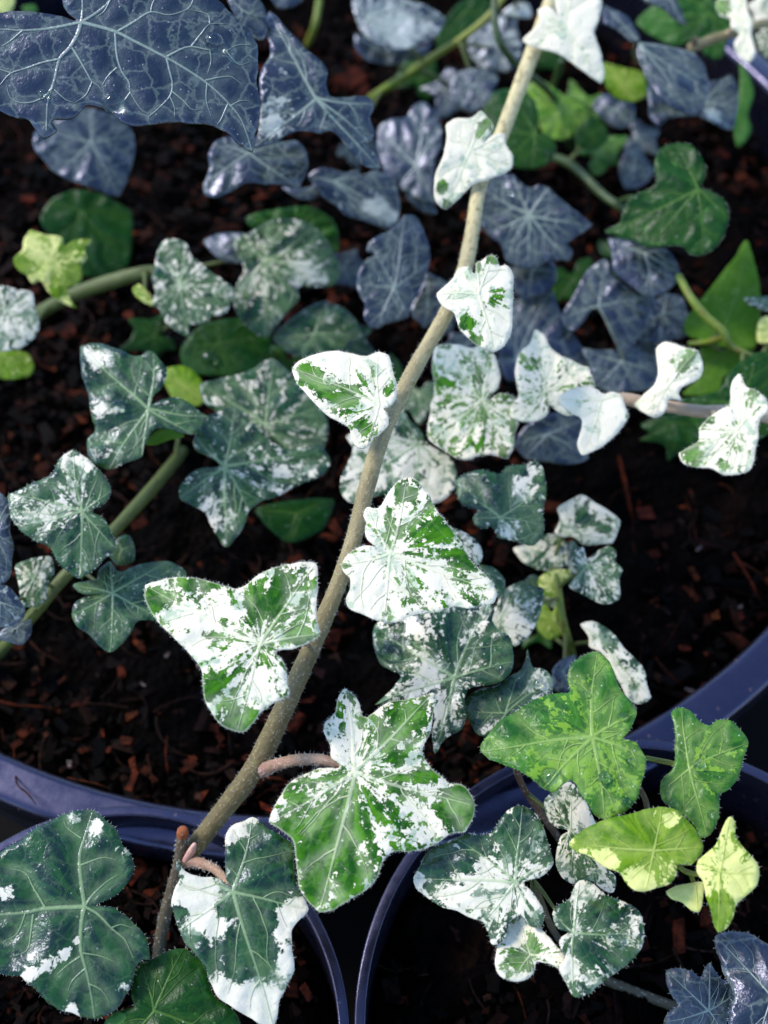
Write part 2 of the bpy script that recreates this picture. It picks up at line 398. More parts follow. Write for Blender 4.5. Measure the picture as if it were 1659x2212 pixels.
def litter(P, soilz, n_chip, n_fib, label, seed):
    rs = np.random.RandomState(seed); it, tn = [], []
    for _ in range(n_chip):
        x, y = rand_disc(P[0], P[1], P[3] - 0.002, rs)
        if abs(x) > 0.085 or y > 0.11: continue
        sz = rs.choice([0.0009, 0.0013, 0.0019, 0.0026], p=[0.45, 0.3, 0.18, 0.07])
        it.append(chip_geo((x, y, soilz + rs.uniform(-0.0005, 0.0016)), sz, rs))
        b = rs.uniform(0.0, 1.0) ** 3.0 * 2.2; tn.append(tuple(c * b for c in TINTS[rs.randint(len(TINTS))]))
    for _ in range(n_fib):
        x, y = rand_disc(P[0], P[1], P[3] - 0.005, rs)
        if abs(x) > 0.085 or y > 0.11: continue
        it.append(fibre_geo((x, y, soilz + rs.uniform(0.0005, 0.0020)), rs.uniform(0.003, 0.010), rs.uniform(0.00010, 0.00026), rs))
        b = rs.uniform(0.5, 1.3); tn.append(tuple(c * b for c in ((0.13, 0.045, 0.02), (0.06, 0.04, 0.03), (0.10, 0.07, 0.055))[rs.randint(3)]))
    V, Fc, C = gather(it, tn)
    o = mesh_obj('soil_litter', V, Fc, CHIP, None, (0, 0, 0), False, {'tint': C})
    return tag(o, label, 'soil litter', kind='stuff')
litter(PB, 0.0, 9000, 750, 'fine bark crumbs and root fibres on the large pot soil', 21)
litter(PR, SZ - 0.012, 1300, 90, 'fine bark crumbs on the soil under the lime and green shoots', 22)
litter(PL, SZ - 0.012, 1300, 90, 'fine bark crumbs on the soil under the streaked dark leaf', 23)
# ------------------------------------------------------------------ curves, stems, leaves, drops
def smooth_path(P, R, step=6):
    P = np.array(P, float); R = np.array(R, float); n = len(P); out, ro = [], []
    for i in range(n - 1):
        p0, p1, p2, p3 = P[max(i - 1, 0)], P[i], P[i + 1], P[min(i + 2, n - 1)]
        for k in range(step):
            t = k / step
            out.append(0.5 * ((2 * p1) + (-p0 + p2) * t + (2 * p0 - 5 * p1 + 4 * p2 - p3) * t * t + (-p0 + 3 * p1 - 3 * p2 + p3) * t ** 3))
            ro.append(R[i] * (1 - t) + R[i + 1] * t)
    out.append(P[-1]); ro.append(R[-1])
    return np.array(out), np.array(ro)
def outline(pts, tips, per=7):
    P = np.array(pts, float); n = len(P); T = np.zeros_like(P)
    for i in range(n):
        a, b = P[i - 1], P[(i + 1) % n]; la, lb = np.linalg.norm(P[i] - a) + 1e-9, np.linalg.norm(b - P[i]) + 1e-9
        t = (P[i] - a) / la * lb / (la + lb) + (b - P[i]) / lb * la / (la + lb)
        T[i] = t * (0.55 if tips[i] else 0.95)
    out = []
    for i in range(n):
        j = (i + 1) % n; L = np.linalg.norm(P[j] - P[i])
        for k in range(per):
            t = k / per
            out.append((2 * t ** 3 - 3 * t * t + 1) * P[i] + (t ** 3 - 2 * t * t + t) * T[i] * L + (-2 * t ** 3 + 3 * t * t) * P[j] + (t ** 3 - t * t) * T[j] * L)
    return np.array(out)
def resample(Q, step):
    Q2 = np.vstack([Q, Q[:1]]); d = np.r_[0, np.cumsum(np.linalg.norm(np.diff(Q2, axis=0), axis=1))]
    n = max(24, int(d[-1] / step)); s = np.linspace(0, d[-1], n, endpoint=False)
    return np.c_[np.interp(s, d, Q2[:, 0]), np.interp(s, d, Q2[:, 1])]
def inside(p, Q):
    x, y = p[:, 0][:, None], p[:, 1][:, None]; x1, y1 = Q[:, 0][None], Q[:, 1][None]; x2, y2 = np.roll(Q[:, 0], -1)[None], np.roll(Q[:, 1], -1)[None]
    c = ((y1 > y) != (y2 > y)) & (x < (x2 - x1) * (y - y1) / (y2 - y1 + 1e-12) + x1)
    return c.sum(1) % 2 == 1
def seg_dist(p, A, B):
    """distance of points p to segments A-B, the nearest"""
    d = B - A; L2 = (d ** 2).sum(1) + 1e-12; out = np.empty(len(p)); st = max(1, 200000 // max(1, len(A)))
    for i in range(0, len(p), st):
        q = p[i:i + st, None, :] - A[None]; t = np.clip((q * d).sum(2) / L2, 0, 1)[..., None]
        out[i:i + st] = np.sqrt(((q - t * d) ** 2).sum(2).min(1))
    return out
def waves(p, rs, k=5, f=1.0):
    z = np.zeros(len(p))
    for i in range(k):
        a = rs.uniform(0, 6.28); w = f * (1.0 + i * 0.9); z += np.sin(p[:, 0] * math.cos(a) * w + p[:, 1] * math.sin(a) * w + rs.uniform(0, 6.28)) / (1 + i * 0.8)
    return z / 2.0

PLANTS = {}; LEAVES = {}
def plant(key, name, base, label, cat='ivy', group=None):
    o = empty(name, base); tag(o, label, cat, group); PLANTS[key] = dict(o=o, base=np.array(base, float), stems=[]); return o
def stem(pk, name, pts, mat, seg=14, cap_mat=None, along=(0.0, 1.0), hairs=0, label=None):
    """pts: (u, v, z in mm, width in tracing pixels)"""
    W = [at_z(u, v, z / 1000) for u, v, z, w in pts]; R = [w * per_u(q) / 2 for (u, v, z, w), q in zip(pts, W)]
    P, R = smooth_path(W, R, 7); return stem3(pk, name, P, R, mat, seg, along, hairs, label)
def stem3(pk, name, P, R, mat, seg=14, along=(0, 1), hairs=0, label=None, parent=None, ploc=None, reg=True, dens=None):
    rs = np.random.RandomState(len(name) * 7 + len(P))
    R = R * (1 + 0.05 * waves(np.c_[np.arange(len(P)) * 0.35, np.zeros(len(P))], rs))
    # rounded ends
    t0 = P[0] - P[1]; t0 /= np.linalg.norm(t0) + 1e-12; t1 = P[-1] - P[-2]; t1 /= np.linalg.norm(t1) + 1e-12
    P = np.vstack([P[0] + t0 * R[0] * 0.5, P[0] + t0 * R[0] * 0.3, P, P[-1] + t1 * R[-1] * 0.3, P[-1] + t1 * R[-1] * 0.5]); R = np.r_[R[0] * 0.45, R[0] * 0.85, R, R[-1] * 0.85, R[-1] * 0.45]
    pl = PLANTS[pk]; par = parent or pl['o']; base = pl['base'] if ploc is None else ploc
    org = P[len(P) // 2].copy()
    V, Fc = tube_geo(P - org, R, seg)
    n = len(P); L = np.r_[0, np.cumsum(np.linalg.norm(np.diff(P, axis=0), axis=1))]
    al = np.repeat(along[0] + (along[1] - along[0]) * L / L[-1], seg)
    th = np.tile(np.linspace(0, 2 * math.pi, seg, endpoint=False), n)
    rr = np.repeat(R, seg) * 1000
    lc = np.c_[rr * np.cos(th), rr * np.sin(th), np.repeat(L, seg) * 1000 * 0.6 + rs.rand() * 50]
    V = V + (rs.randn(len(V), 1) * 0.012 * np.repeat(R, seg)[:, None]) * (V - np.repeat(P - org, seg, 0)) / (np.repeat(R, seg)[:, None] + 1e-9)
    o = mesh_obj(name, V, Fc, SM[mat], par, org - base, True, {'lc': lc, 'along': al})
    if label: o['label'] = label
    if reg: pl['stems'].append(P)
    if hairs:
        hv, hf = [], []
        for k in range(hairs):
            i = rs.randint(2, n - 3); a = rs.uniform(0, 6.28)
            T = P[i + 1] - P[i]; T = T / (np.linalg.norm(T) + 1e-12); N = np.cross(T, [0.3, 0.1, 1]); N /= np.linalg.norm(N); B = np.cross(T, N)
            d = math.cos(a) * N + math.sin(a) * B; p = P[i] + T * rs.rand() * np.linalg.norm(P[i + 1] - P[i]) - org
            add_hair(hv, hf, p + d * R[i] * 0.95, d + rs.randn(3) * 0.45, rs.uniform(0.00022, 0.0005), T)
        tag(mesh_obj('stem_hairs', hv, hf, HAIR, o, (0, 0, 0), False), kind='stuff')
    return o
def add_hair(hv, hf, p, d, ln, side, w=0.000013):
    d = d / (np.linalg.norm(d) + 1e-12); s = side / (np.linalg.norm(side) + 1e-12); b = np.cross(d, s); k = len(hv)
    for a in (0, 2.094, 4.189): hv.append(p + (math.cos(a) * s + math.sin(a) * b) * w)
    hv.append(p + d * ln); hf += [(k, k + 1, k + 3), (k + 1, k + 2, k + 3), (k + 2, k, k + 3)]

def leaf(key, pk, tile, J, pts, kind, z, g=0.5, tilt=(0, 0), k=0.6, droop=0.10, rip=0.5, quilt=1.0, fold=0.0, blobs='', vw=1.0, hairs=False, pet=True, petm='olive', petw=9, petto=None, label=None, sec=True, jit=1.0, vlist=''):
    """one leaf: an outline traced in the photograph laid on a plane through its vein junction J at height z (mm)"""
    rs = np.random.RandomState(sum(ord(c) * (i + 3) for i, c in enumerate(key)) % 99991)
    tips, px = [], []
    for w in pts.split():
        tips.append(w.endswith('*')); x, y = w.rstrip('*').split(','); px.append(conv(tile, float(x), float(y)))
    ju, jv = conv(tile, *J); Jw = at_z(ju, jv, z / 1000)
    v = CAM - Jw; v /= np.linalg.norm(v)
    tx, ty = tilt[0] + rs.uniform(-0.1, 0.1), tilt[1] + rs.uniform(-0.1, 0.1)
    n = np.array([0, 0, 1.0]) * (1 - k) + v * k + tx * RGT + ty * UPV; n /= np.linalg.norm(n)
    e1 = np.cross([0, 1, 0], n); e1 /= np.linalg.norm(e1); e2 = np.cross(n, e1)
    def loc2(u, w_): q = on_plane(u, w_, Jw, n) - Jw; return np.array([q @ e1, q @ e2]) * 1000
    ctl = np.array([loc2(*p) for p in px])
    if rs is not None:
        a2 = 0.5 * (ctl[:, 0] @ np.roll(ctl[:, 1], -1) - ctl[:, 1] @ np.roll(ctl[:, 0], -1))
        if a2 < 0: ctl = ctl[::-1]; tips = tips[::-1]
    L = np.hypot(*ctl.T).max(); size = math.sqrt(abs(a2))
    Q = resample(outline(ctl, tips), max(0.30, size / 70))
    # small irregularities of the margin
    tq = np.roll(Q, -1, 0) - np.roll(Q, 1, 0); tq /= np.hypot(*tq.T)[:, None] + 1e-9; nq = np.c_[tq[:, 1], -tq[:, 0]]
    Q = Q + nq * (waves(Q, rs, 5, 1.1) * 0.010 * size * jit)[:, None]
    QA, QB = Q, np.roll(Q, -1, 0)
    # veins
    prim = [ctl[i] * 0.97 for i in range(len(ctl)) if tips[i]]
    veins = []
    for t in prim:
        d = np.linalg.norm(t); m = max(6, int(d / max(0.5, size / 45))); s = np.linspace(0, 1, m + 1)[:, None]
        pr = np.array([-t[1], t[0]]) / (d + 1e-9); off = rs.uniform(-0.035, 0.035) * d
        c = s * t + np.sin(s * math.pi) * pr * off + np.sin(s * 6.28 + rs.uniform(0, 6)) * pr * 0.006 * d
        veins.append((c, (0.0150 * size + 0.06) * vw * (0.7 + 0.3 * d / L), 0.25))
    P1 = [c for c, _, _ in veins]
    if sec:
        for vi, t in enumerate(list(prim)):
            c = P1[vi]; d = np.linalg.norm(t)
            if d < 0.42 * L: continue
            side = rs.choice([-1, 1]); others = [P1[q] for q in range(len(P1)) if q != vi]
            oth = np.vstack(others) if others else np.array([[1e6, 1e6]])
            for fr in np.arange(rs.uniform(0.16, 0.3), 0.9, 0.17 + 0.05 * rs.rand()):
                side = -side
                p = c[int(fr * (len(c) - 1))].copy(); dr = t / (d + 1e-9); a = side * math.radians(rs.uniform(30, 62)); path = [p.copy()]
                st = max(0.45, size / 45)
                for q in range(40):
                    ca, sa = math.cos(a), math.sin(a); p = p + st * np.array([dr[0] * ca - dr[1] * sa, dr[0] * sa + dr[1] * ca])
                    a += -side * 0.03 + rs.uniform(-0.24, 0.24)
                    if not inside(p[None], Q)[0]: break
                    if seg_dist(p[None], QA, QB)[0] < 0.035 * size: break
                    if len(path) > 2 and np.hypot(*(oth - p).T).min() < 0.05 * size: break
                    path.append(p.copy())
                if len(path) > 3: veins.append((np.array(path), (0.0055 * size + 0.03) * vw, 0.35))
    if vlist:
        veins = []
        for q in vlist.split(';'):
            q = q.split(); wv = float(q[0]); c = [loc2(*conv(tile, *map(float, a.split(',')))) for a in q[1:]]
            c, wr = smooth_path(c, np.linspace(1, 0.5, len(c)), 4); c = c + 0.006 * size * np.c_[waves(c, rs, 3, 0.8), waves(c, rs, 3, 0.8)] * np.linspace(0, 1, len(c))[:, None]
            veins.append((c, wv * (0.0150 * size + 0.06) * vw, 0.35))
    ok = [(c[np.r_[True, inside(c[1:], Q)]], w_, e_) for c, w_, e_ in veins]
    veins = [(c, w_, e_) for c, w_, e_ in ok if len(c) > 2]
    VA = np.vstack([c[:-1] for c, _, _ in veins]); VB = np.vstack([c[1:] for c, _, _ in veins])
    # height above the plane (mm), towards the viewer
    wseed = rs.randint(1 << 30)
    mid = max(prim, key=lambda t: np.linalg.norm(t)); mid = mid / np.linalg.norm(mid); mp = np.array([-mid[1], mid[0]])
    def height(p, dv):
        r = np.hypot(*p.T) / L; w = waves(p / L * 3.2, np.random.RandomState(wseed), 4, 1.0)
        h = -droop * L * r * r + rip * 0.085 * L * w * (0.15 + r) + quilt * 0.036 * size * (1 - np.exp(-(dv / (0.075 * size)) ** 2)) - fold * np.abs(p @ mp)
        return h
    # interior points
    s = max(0.55, size / 24); lo, hi = Q.min(0), Q.max(0)
    gx, gy = np.meshgrid(np.arange(lo[0], hi[0], s), np.arange(lo[1], hi[1], s * 0.866)); gx[1::2] += s / 2
    G = np.c_[gx.ravel(), gy.ravel()] + rs.uniform(-0.12, 0.12, (gx.size, 2)) * s
    G = G[inside(G, Q)]; G = G[seg_dist(G, QA, QB) > 0.55 * s]
    vp = np.vstack([c[:: 1] for c, _, _ in veins]); vp = vp[inside(vp, Q)]; vp = vp[seg_dist(vp, QA, QB) > 0.3 * s]
    if len(G): G = G[np.sqrt(((G[:, None, :] - vp[None]) ** 2).sum(2).min(1)) > 0.4 * s]
    A = np.vstack([Q, vp, G])
    vo, eo, fo, *_ = delaunay_2d_cdt([Vector(q) for q in A], [(i, (i + 1) % len(Q)) for i in range(len(Q))], [], 1, 1e-4)
    X = np.array([(q.x, q.y) for q in vo])
    bl = []
    for b in blobs.split(';'):
        if b.strip():
            bx, by, br, bw = map(float, b.split(',')); c = loc2(*conv(tile, bx, by)); rr = np.linalg.norm(loc2(*conv(tile, bx + br, by)) - c); bl.append((c, rr, bw))
    sd = rs.uniform(0, 100)
    def attrs(p, ve):
        r = np.hypot(*p.T); th = np.arctan2(p[:, 1], p[:, 0]); dv = seg_dist(p, VA, VB)
        bias = np.full(len(p), (g - 0.5) * 0.55)
        for c, rr, bw in bl: bias += bw * np.exp(-((p - c) ** 2).sum(1) / (rr * rr))
        return dict(lc=np.c_[p[:, 0], p[:, 1], np.full(len(p), sd)], pol=np.c_[np.cos(th) * 1.5, np.sin(th) * 1.5, r * 0.075 + sd], vd=dv, bias=bias, ed=seg_dist(p, QA, QB), vein=ve), dv
    at, dv = attrs(X, np.zeros(len(X)))
    H = height(X, dv)
    vw3 = v
    def to3(p, h): return (p[:, :1] * e1 + p[:, 1:] * e2 + h[:, None] * vw3) / 1000.0
    V = to3(X, H)
    faces = []
    for f in fo:
        a, b, c = V[f[0]], V[f[1]], V[f[2]]
        faces.append(tuple(f) if np.cross(b - a, c - a) @ n > 0 else tuple(f)[::-1])
    pl = PLANTS[pk]
    o = mesh_obj('leaf', V, faces, LM[kind], pl['o'], Jw - pl['base'], True, at)
    sm = o.modifiers.new('thickness', 'SOLIDIFY'); sm.thickness = 0.00022; sm.offset = -1
    if label: o['label'] = label
    # veins as tapering ribs lying on the blade
    rv, rf, rve = [], [], []
    for c, w_, e_ in veins:
        m = len(c); T = np.gradient(c, axis=0); T /= np.hypot(*T.T)[:, None] + 1e-9; N = np.c_[-T[:, 1], T[:, 0]]
        wd_ = w_ * np.linspace(1, e_, m)[:, None]; b0 = sum(len(q) for q in rv)
        rv.append(np.hstack([c - N * wd_, c - N * wd_ * 0.4, c + N * wd_ * 0.4, c + N * wd_]).reshape(-1, 2)); rve.append(np.tile([0, 1, 1, 0], m) * np.repeat(np.linspace(1, 0.45, m), 4))
        for i in range(m - 1):
            for j in range(3): rf.append((b0 + i * 4 + j, b0 + i * 4 + j + 1, b0 + i * 4 + j + 5, b0 + i * 4 + j + 4))
    rp = np.vstack(rv); rve = np.concatenate(rve); ra, rdv = attrs(rp, rve); rh = height(rp, np.minimum(rdv, 0.02) * 0) + 0.05 + 0.07 * rve
    R3 = to3(rp, rh); fl = []
    for f in rf:
        a, b, c = R3[f[0]], R3[f[1]], R3[f[2]]
        fl.append(f if np.cross(b - a, c - a) @ n > 0 else f[::-1])
    mesh_obj('veins', R3, fl, LM[kind], o, (0, 0, 0), True, ra)
    if hairs:
        hv, hf = [], []; qh = height(Q, seg_dist(Q, VA, VB)); Q3 = to3(Q, qh)
        for i in range(len(Q)):
            nx = to3(nq[i:i + 1] * 1.0, np.zeros(1))[0] * 1000; sd3 = Q3[(i + 1) % len(Q)] - Q3[i]
            for _ in range(2 if kind == 'white' else (1 if rs.rand() < 0.55 else 0)):
                add_hair(hv, hf, Q3[i] + sd3 * rs.rand(), nx + 0.55 * rs.randn(3) * 1.0, rs.uniform(0.00012, 0.0004), sd3 + 1e-9)
        tag(mesh_obj('edge_hairs', hv, hf, HAIR, o, (0, 0, 0), False), kind='stuff')
    LEAVES[key] = dict(o=o, Jw=Jw, n=n, e1=e1, e2=e2, v=v, loc2=loc2, height=height, VA=VA, VB=VB, pk=pk, to3=to3)
    if pet: LEAVES[key]['pet'] = (petm, petw, petto)
    return o
def generic(key, pk, u, v, R, rot, kind, z, g=0.9):
    """a five-lobed leaf for the dim foliage deep in the pot"""
    rs = np.random.RandomState(int(u * 3 + v)); pts = []
    for a, r, tip in [(0, 1, 1), (24, .62, 0), (38, .56, 0), (58, .82, 1), (82, .55, 0), (96, .52, 0), (122, .62, 1), (152, .42, 0), (172, .14, 0)]:
        pts.append((a, r, tip))
    full = pts + [(-a, r, t) for a, r, t in pts[:0:-1]]
    out = []
    for a, r, t in full:
        a = math.radians(a + rot + rs.uniform(-5, 5)); r *= 1.75 * R * rs.uniform(0.9, 1.1)
        out.append('%.1f,%.1f%s' % (u + r * math.cos(a), v - r * math.sin(a) * 0.9, '*' if t else ''))
    leaf(key, pk, 'F', (u, v), ' '.join(out), kind, z, g=g, rip=0.8, tilt=(rs.uniform(-.15, .15), rs.uniform(-.15, .15)))
def petioles():
    for key, d in LEAVES.items():
        if 'pet' not in d: continue
        m, w, to = d['pet']; pl = PLANTS[d['pk']]; Jw = d['Jw']
        if to is not None:
            q = at_z(to[0], to[1], to[2] / 1000)
        else:
            cand = [S[np.argmin(np.linalg.norm(S - Jw, axis=1))] for S in pl['stems']]
            q = min(cand, key=lambda c: np.linalg.norm(c - Jw)) if cand else None
            if q is None or np.linalg.norm(q - Jw) > 0.013:          # rooted in the soil below and behind the blade
                zz = -0.003 if Jw[1] > -0.045 else 0.0
                q = Jw - d['v'] * (Jw[2] - zz) / d['v'][2] * 0.9; q[2] = zz
        L = np.linalg.norm(q - Jw); s = Jw - d['v'] * 0.00035
        c1 = s - d['n'] * min(0.35 * L, 0.012) + (q - s) * 0.12; c2 = q + (s - q) * 0.3 + np.array([0, 0, 0.12 * L])
        t = np.linspace(0, 1, 13)[:, None]
        P = (1 - t) ** 3 * s + 3 * (1 - t) ** 2 * t * c1 + 3 * (1 - t) * t * t * c2 + t ** 3 * q
        r = w * per_u(Jw) / 2
        stem3(d['pk'], 'petiole', P, np.linspace(r * 0.8, r * 1.1, 13), m, 8, parent=d['o'], ploc=Jw, reg=False)
def drop(key, tile, x, y, r, label, group=None, sq=(1.0, 0.9)):
    d = LEAVES[key]; u, v = conv(tile, x, y); p = d['loc2'](u, v)[None]
    h = d['height'](p, seg_dist(p, d['VA'], d['VB'])); c = d['Jw'] + d['to3'](p, h)[0]
    R = r * 0.36551 * per_u(c); rs = np.random.RandomState(int(x + y))
    V, Fc = [], []; ns, nr = 20, 8
    for i in range(nr + 1):
        a = (math.pi * 0.5 + 0.85) * i / nr
        for j in range(ns):
            b = 2 * math.pi * j / ns; w = 1 + 0.07 * math.sin(2 * b + x) + 0.05 * math.sin(3 * b + y)
            q = R * w * math.sin(a)
            V.append(d['e1'] * q * math.cos(b) * sq[0] + d['e2'] * q * math.sin(b) * sq[1] + d['n'] * R * 0.95 * (math.cos(a) + 0.40))
    for i in range(nr):
        for j in range(ns):
            k = (j + 1) % ns; Fc.append((i * ns + j, (i + 1) * ns + j, (i + 1) * ns + k, i * ns + k))
    Fc.append(tuple(range(nr * ns, (nr + 1) * ns))[::-1])
    me = bmesh.new()
    o = mesh_obj('water_drop', V, Fc, WATER, None, c, True)
    me.from_mesh(o.data); bmesh.ops.remove_doubles(me, verts=me.verts, dist=1e-7); bmesh.ops.recalc_face_normals(me, faces=me.faces); me.to_mesh(o.data); me.free()
    return tag(o, label, 'water drop', group)
# ------------------------------------------------------------------ the plants and their stems
def soil_at(u, v, z=0.0): return at_z(u, v, z)
plant('M', 'trailing_ivy', soil_at(350, 2060, 0.002), 'long trailing ivy stem crossing the large pot, with cream-white leaves speckled green')
plant('H', 'trailing_ivy', soil_at(1900, 1000), 'pale pinkish ivy runner with small white leaves over the dark soil', group=None)
plant('T', 'trailing_ivy', soil_at(1950, 220), 'beige ivy runner with white-green leaves beside the drooping dark leaf')
plant('B', 'ivy_plant', soil_at(900, 300), 'ivy plant with dark blue-green pale-veined leaves at the back of the large pot')
plant('V', 'ivy_plant', soil_at(420, 930), 'ivy plant with grey-marbled green leaves on olive stems along the soil')
plant('N', 'ivy_plant', soil_at(1230, 1440), 'bushy ivy with white-flecked dark leaves behind the speckled trailing stem')
plant('P', 'ivy_plant', soil_at(1640, 760), 'ivy with plain green and pale lime leaves beside the white-leaved runner')
plant('R', 'ivy_plant', soil_at(1380, 1900, 0.002), 'ivy with fresh green, lime and white-marbled leaves in the small pot')
plant('D', 'ivy_plant', soil_at(1560, 2190, 0.002), 'dark blue-green ivy with two leaves low in the pot of lime shoots')
plant('L', 'ivy_plant', soil_at(200, 2020, 0.002), 'ivy with large dark green leaves streaked white in the small pot')

stem('M', 'stem', [(400, 1856, 20, 40), (468, 1768, 23, 44), (548, 1662, 27, 46), (602, 1555, 32, 44), (650, 1450, 36, 41), (692, 1355, 39, 39), (736, 1248, 42, 37), (768, 1150, 43, 36), (793, 1050, 44, 36), (822, 950, 45, 36), (852, 880, 45, 35), (902, 785, 46, 34), (962, 680, 46, 34), (1001, 590, 46, 33), (1020, 500, 45, 31), (1038, 395, 45, 30), (1078, 303, 45, 32), (1112, 215, 45, 33), (1152, 108, 45, 34), (1192, 0, 45, 32), (1235, -120, 44, 30)], 'vine', 18, hairs=3800, along=(0.0, 1.0))
stem('M', 'old_stem', [(336, 2130, 3, 27), (350, 2010, 10, 26), (372, 1920, 16, 25), (387, 1862, 20, 25), (394, 1805, 23, 25)], 'old', 14, hairs=300, label='old brown stem stub with a rusty cut end')
stem('M', 'cut_end', [(394.2, 1804, 23.1, 25.5), (395, 1794, 23.9, 25.5)], 'rust', 12, label='rusty orange cut stem end')
stem('M', 'petiole', [(545, 1672, 22, 30), (566, 1664, 27.0, 30), (594, 1653, 31.5, 27), (640, 1642, 36, 26), (690, 1641, 38.5, 25), (728, 1650, 38.5, 22), (764, 1665, 38.3, 16)], 'pink', 12, hairs=350)
stem('M', 'petiole', [(396, 1866, 16.5, 22), (412, 1861, 20.5, 25), (434, 1865, 24.5, 23), (465, 1878, 29, 20), (490, 1904, 32, 17), (503, 1926, 32.4, 13)], 'pink', 12, hairs=200)
stem('M', 'bud', [(402, 1858, 21, 16), (414, 1838, 24, 18), (420, 1824, 26, 9)], 'bud', 10, label='small pink bud at the stem joint')
stem('H', 'stem', [(1298, 872, 31, 24), (1345, 862, 32, 27), (1400, 872, 32, 28), (1455, 880, 32, 27), (1515, 889, 32, 28), (1582, 888, 31, 26), (1660, 903, 28, 26), (1760, 930, 18, 26), (1900, 1000, -1, 26)], 'beige', 14, hairs=400)
stem('T', 'stem', [(1492, 104, 34, 22), (1515, 94, 34, 23), (1546, 83, 34, 22), (1600, 67, 34, 20), (1660, 50, 33, 20), (1760, 60, 22, 20), (1950, 220, -1, 20)], 'vine', 12, along=(0.25, 0.4), hairs=200)
stem('T', 'bud', [(1496, 104, 34, 14), (1503, 82, 36, 8)], 'brown', 8, label='rusty brown tip bud')
stem('B', 'stem', [(800, 212, 6, 17), (855, 176, 12, 17), (928, 128, 18, 17), (1001, 80, 24, 16), (1060, 30, 28, 15), (1110, -40, 30, 15)], 'yellow', 10)
stem('B', 'stem', [(1068, -20, 36, 15), (1069, 48, 34, 16), (1082, 95, 32, 16), (1108, 132, 28, 16), (1144, 161, 24, 17), (1181, 194, 20, 16), (1206, 230, 14, 15), (1221, 270, 8, 14), (1236, 330, -1, 14)], 'green', 10)
stem('B', 'stem', [(1195, 340, 10, 18), (1228, 352, 12, 20), (1265, 384, 14, 20), (1301, 420, 14, 19), (1345, 452, 14, 18), (1400, 500, 6, 18), (1440, 540, -1, 18)], 'green', 10)
stem('B', 'stem', [(690, 0, 8, 15), (680, 55, 6, 15), (661, 102, 0, 15)], 'yellow', 8)
stem('B', 'stem', [(1213, 132, 24, 13), (1195, 183, 18, 12), (1170, 238, 10, 11), (1159, 285, 0, 11)], 'green', 8)
stem('V', 'stem', [(395, 975, 2, 24), (370, 1006, 10, 26), (320, 1065, 16, 28), (250, 1142, 20, 28), (195, 1195, 22, 28), (140, 1245, 22, 28), (90, 1305, 20, 28), (50, 1352, 14, 27), (-40, 1450, 0, 26)], 'olive', 12)
stem('V', 'stem', [(60, 690, 8, 28), (150, 640, 14, 30), (240, 608, 18, 32), (325, 588, 20, 30), (400, 600, 14, 26), (440, 700, 0, 26)], 'olive', 12)
stem('N', 'stem', [(1195, 1215, 14, 14), (1205, 1270, 14, 17), (1212, 1325, 12, 18), (1226, 1380, 8, 19), (1236, 1420, 2, 20), (1240, 1445, -1, 20)], 'yellow', 10)
stem('P', 'stem', [(1466, 596, 26, 16), (1492, 643, 26, 18), (1524, 683, 25, 19), (1561, 716, 24, 19), (1578, 748, 22, 16), (1627, 770, 20, 11), (1680, 790, 10, 11), (1720, 830, -1, 11)], 'yellow', 10)
stem('P', 'stem', [(1489, 742, 16, 10), (1530, 738, 18, 13), (1562, 728, 23, 14)], 'yellow', 8)
stem('R', 'stem', [(1110, 1650, 30, 13), (1130, 1700, 24, 15), (1160, 1745, 18, 15), (1200, 1800, 10, 15), (1240, 1860, 3, 15)], 'brown', 10)
stem('R', 'stem', [(1150, 1900, 28, 13), (1170, 1950, 22, 14), (1190, 2000, 14, 14), (1215, 2040, 4, 14)], 'old', 10)
stem('R', 'stem', [(1380, 1700, 32, 12), (1396, 1735, 24, 13), (1400, 1790, 14, 13), (1390, 1880, 2, 13)], 'old', 10)
stem('R', 'stem', [(1395, 1637, 33, 11), (1425, 1643, 33, 12), (1458, 1650, 33, 11)], 'yellow', 8)
stem('R', 'stem', [(1462, 1870, 36, 9), (1485, 1884, 37, 12), (1510, 1888, 38, 12), (1545, 1882, 39, 8)], 'yellow', 8)
stem('R', 'stem', [(1492, 1886, 36, 11), (1498, 1905, 35, 10), (1505, 1912, 35, 8)], 'yellow', 8)
stem('D', 'stem', [(1290, 2110, 3, 20), (1370, 2142, 4, 22), (1450, 2172, 4, 22), (1540, 2205, 3, 22), (1660, 2260, 2, 22)], 'old', 10)
stem('L', 'stem', [(190, 1965, 20, 15), (230, 2010, 12, 18), (280, 2060, 4, 18), (330, 2120, 1, 18)], 'old', 10)

# ------------------------------------------------------------------ leaves of the long trailing stem
W = dict(kind='white', hairs=True, petm='pink')
leaf('M1', 'M', 'A3', (455, 165), '210,235* 265,180 312,112 300,60* 355,42 402,70 425,110 408,40 415,-60 520,-130* 640,-80 672,0 664,110 632,190 655,270 680,360 692,450 675,495* 630,465 560,415 490,362 400,310 320,287 255,268', z=49, g=0.1, fold=0.05, **W)
leaf('M2', 'M', 'A2', (1340, 890), '1195,740* 1250,702 1360,690 1400,655* 1440,700 1472,740 1450,790 1412,858 1470,800 1540,788* 1550,850 1590,920 1585,990* 1530,1030 1440,1060 1370,1080 1310,1130 1250,1195 1190,1237* 1145,1200 1128,1120 1135,1040 1165,960 1195,870 1205,800', z=49, g=0.08, blobs='1175,1110,38,.7;1200,1215,28,.7;1430,735,42,.6;1405,800,30,.4', **W)
leaf('M3', 'M', 'B2', (1390, 410), '1138,410* 1190,360 1240,310 1270,260 1330,250 1365,290 1375,222* 1402,215 1440,185 1475,178* 1502,205 1508,240 1550,235 1585,280 1592,400 1587,560 1577,650 1540,720 1480,757* 1430,735 1390,715 1340,680 1280,620 1255,560 1240,520 1180,480', z=51, g=0.08, fold=0.12, blobs='1378,250,32,.7;1475,210,34,.7;1490,430,55,.45;1320,580,60,.55;1370,690,38,.6', **W)
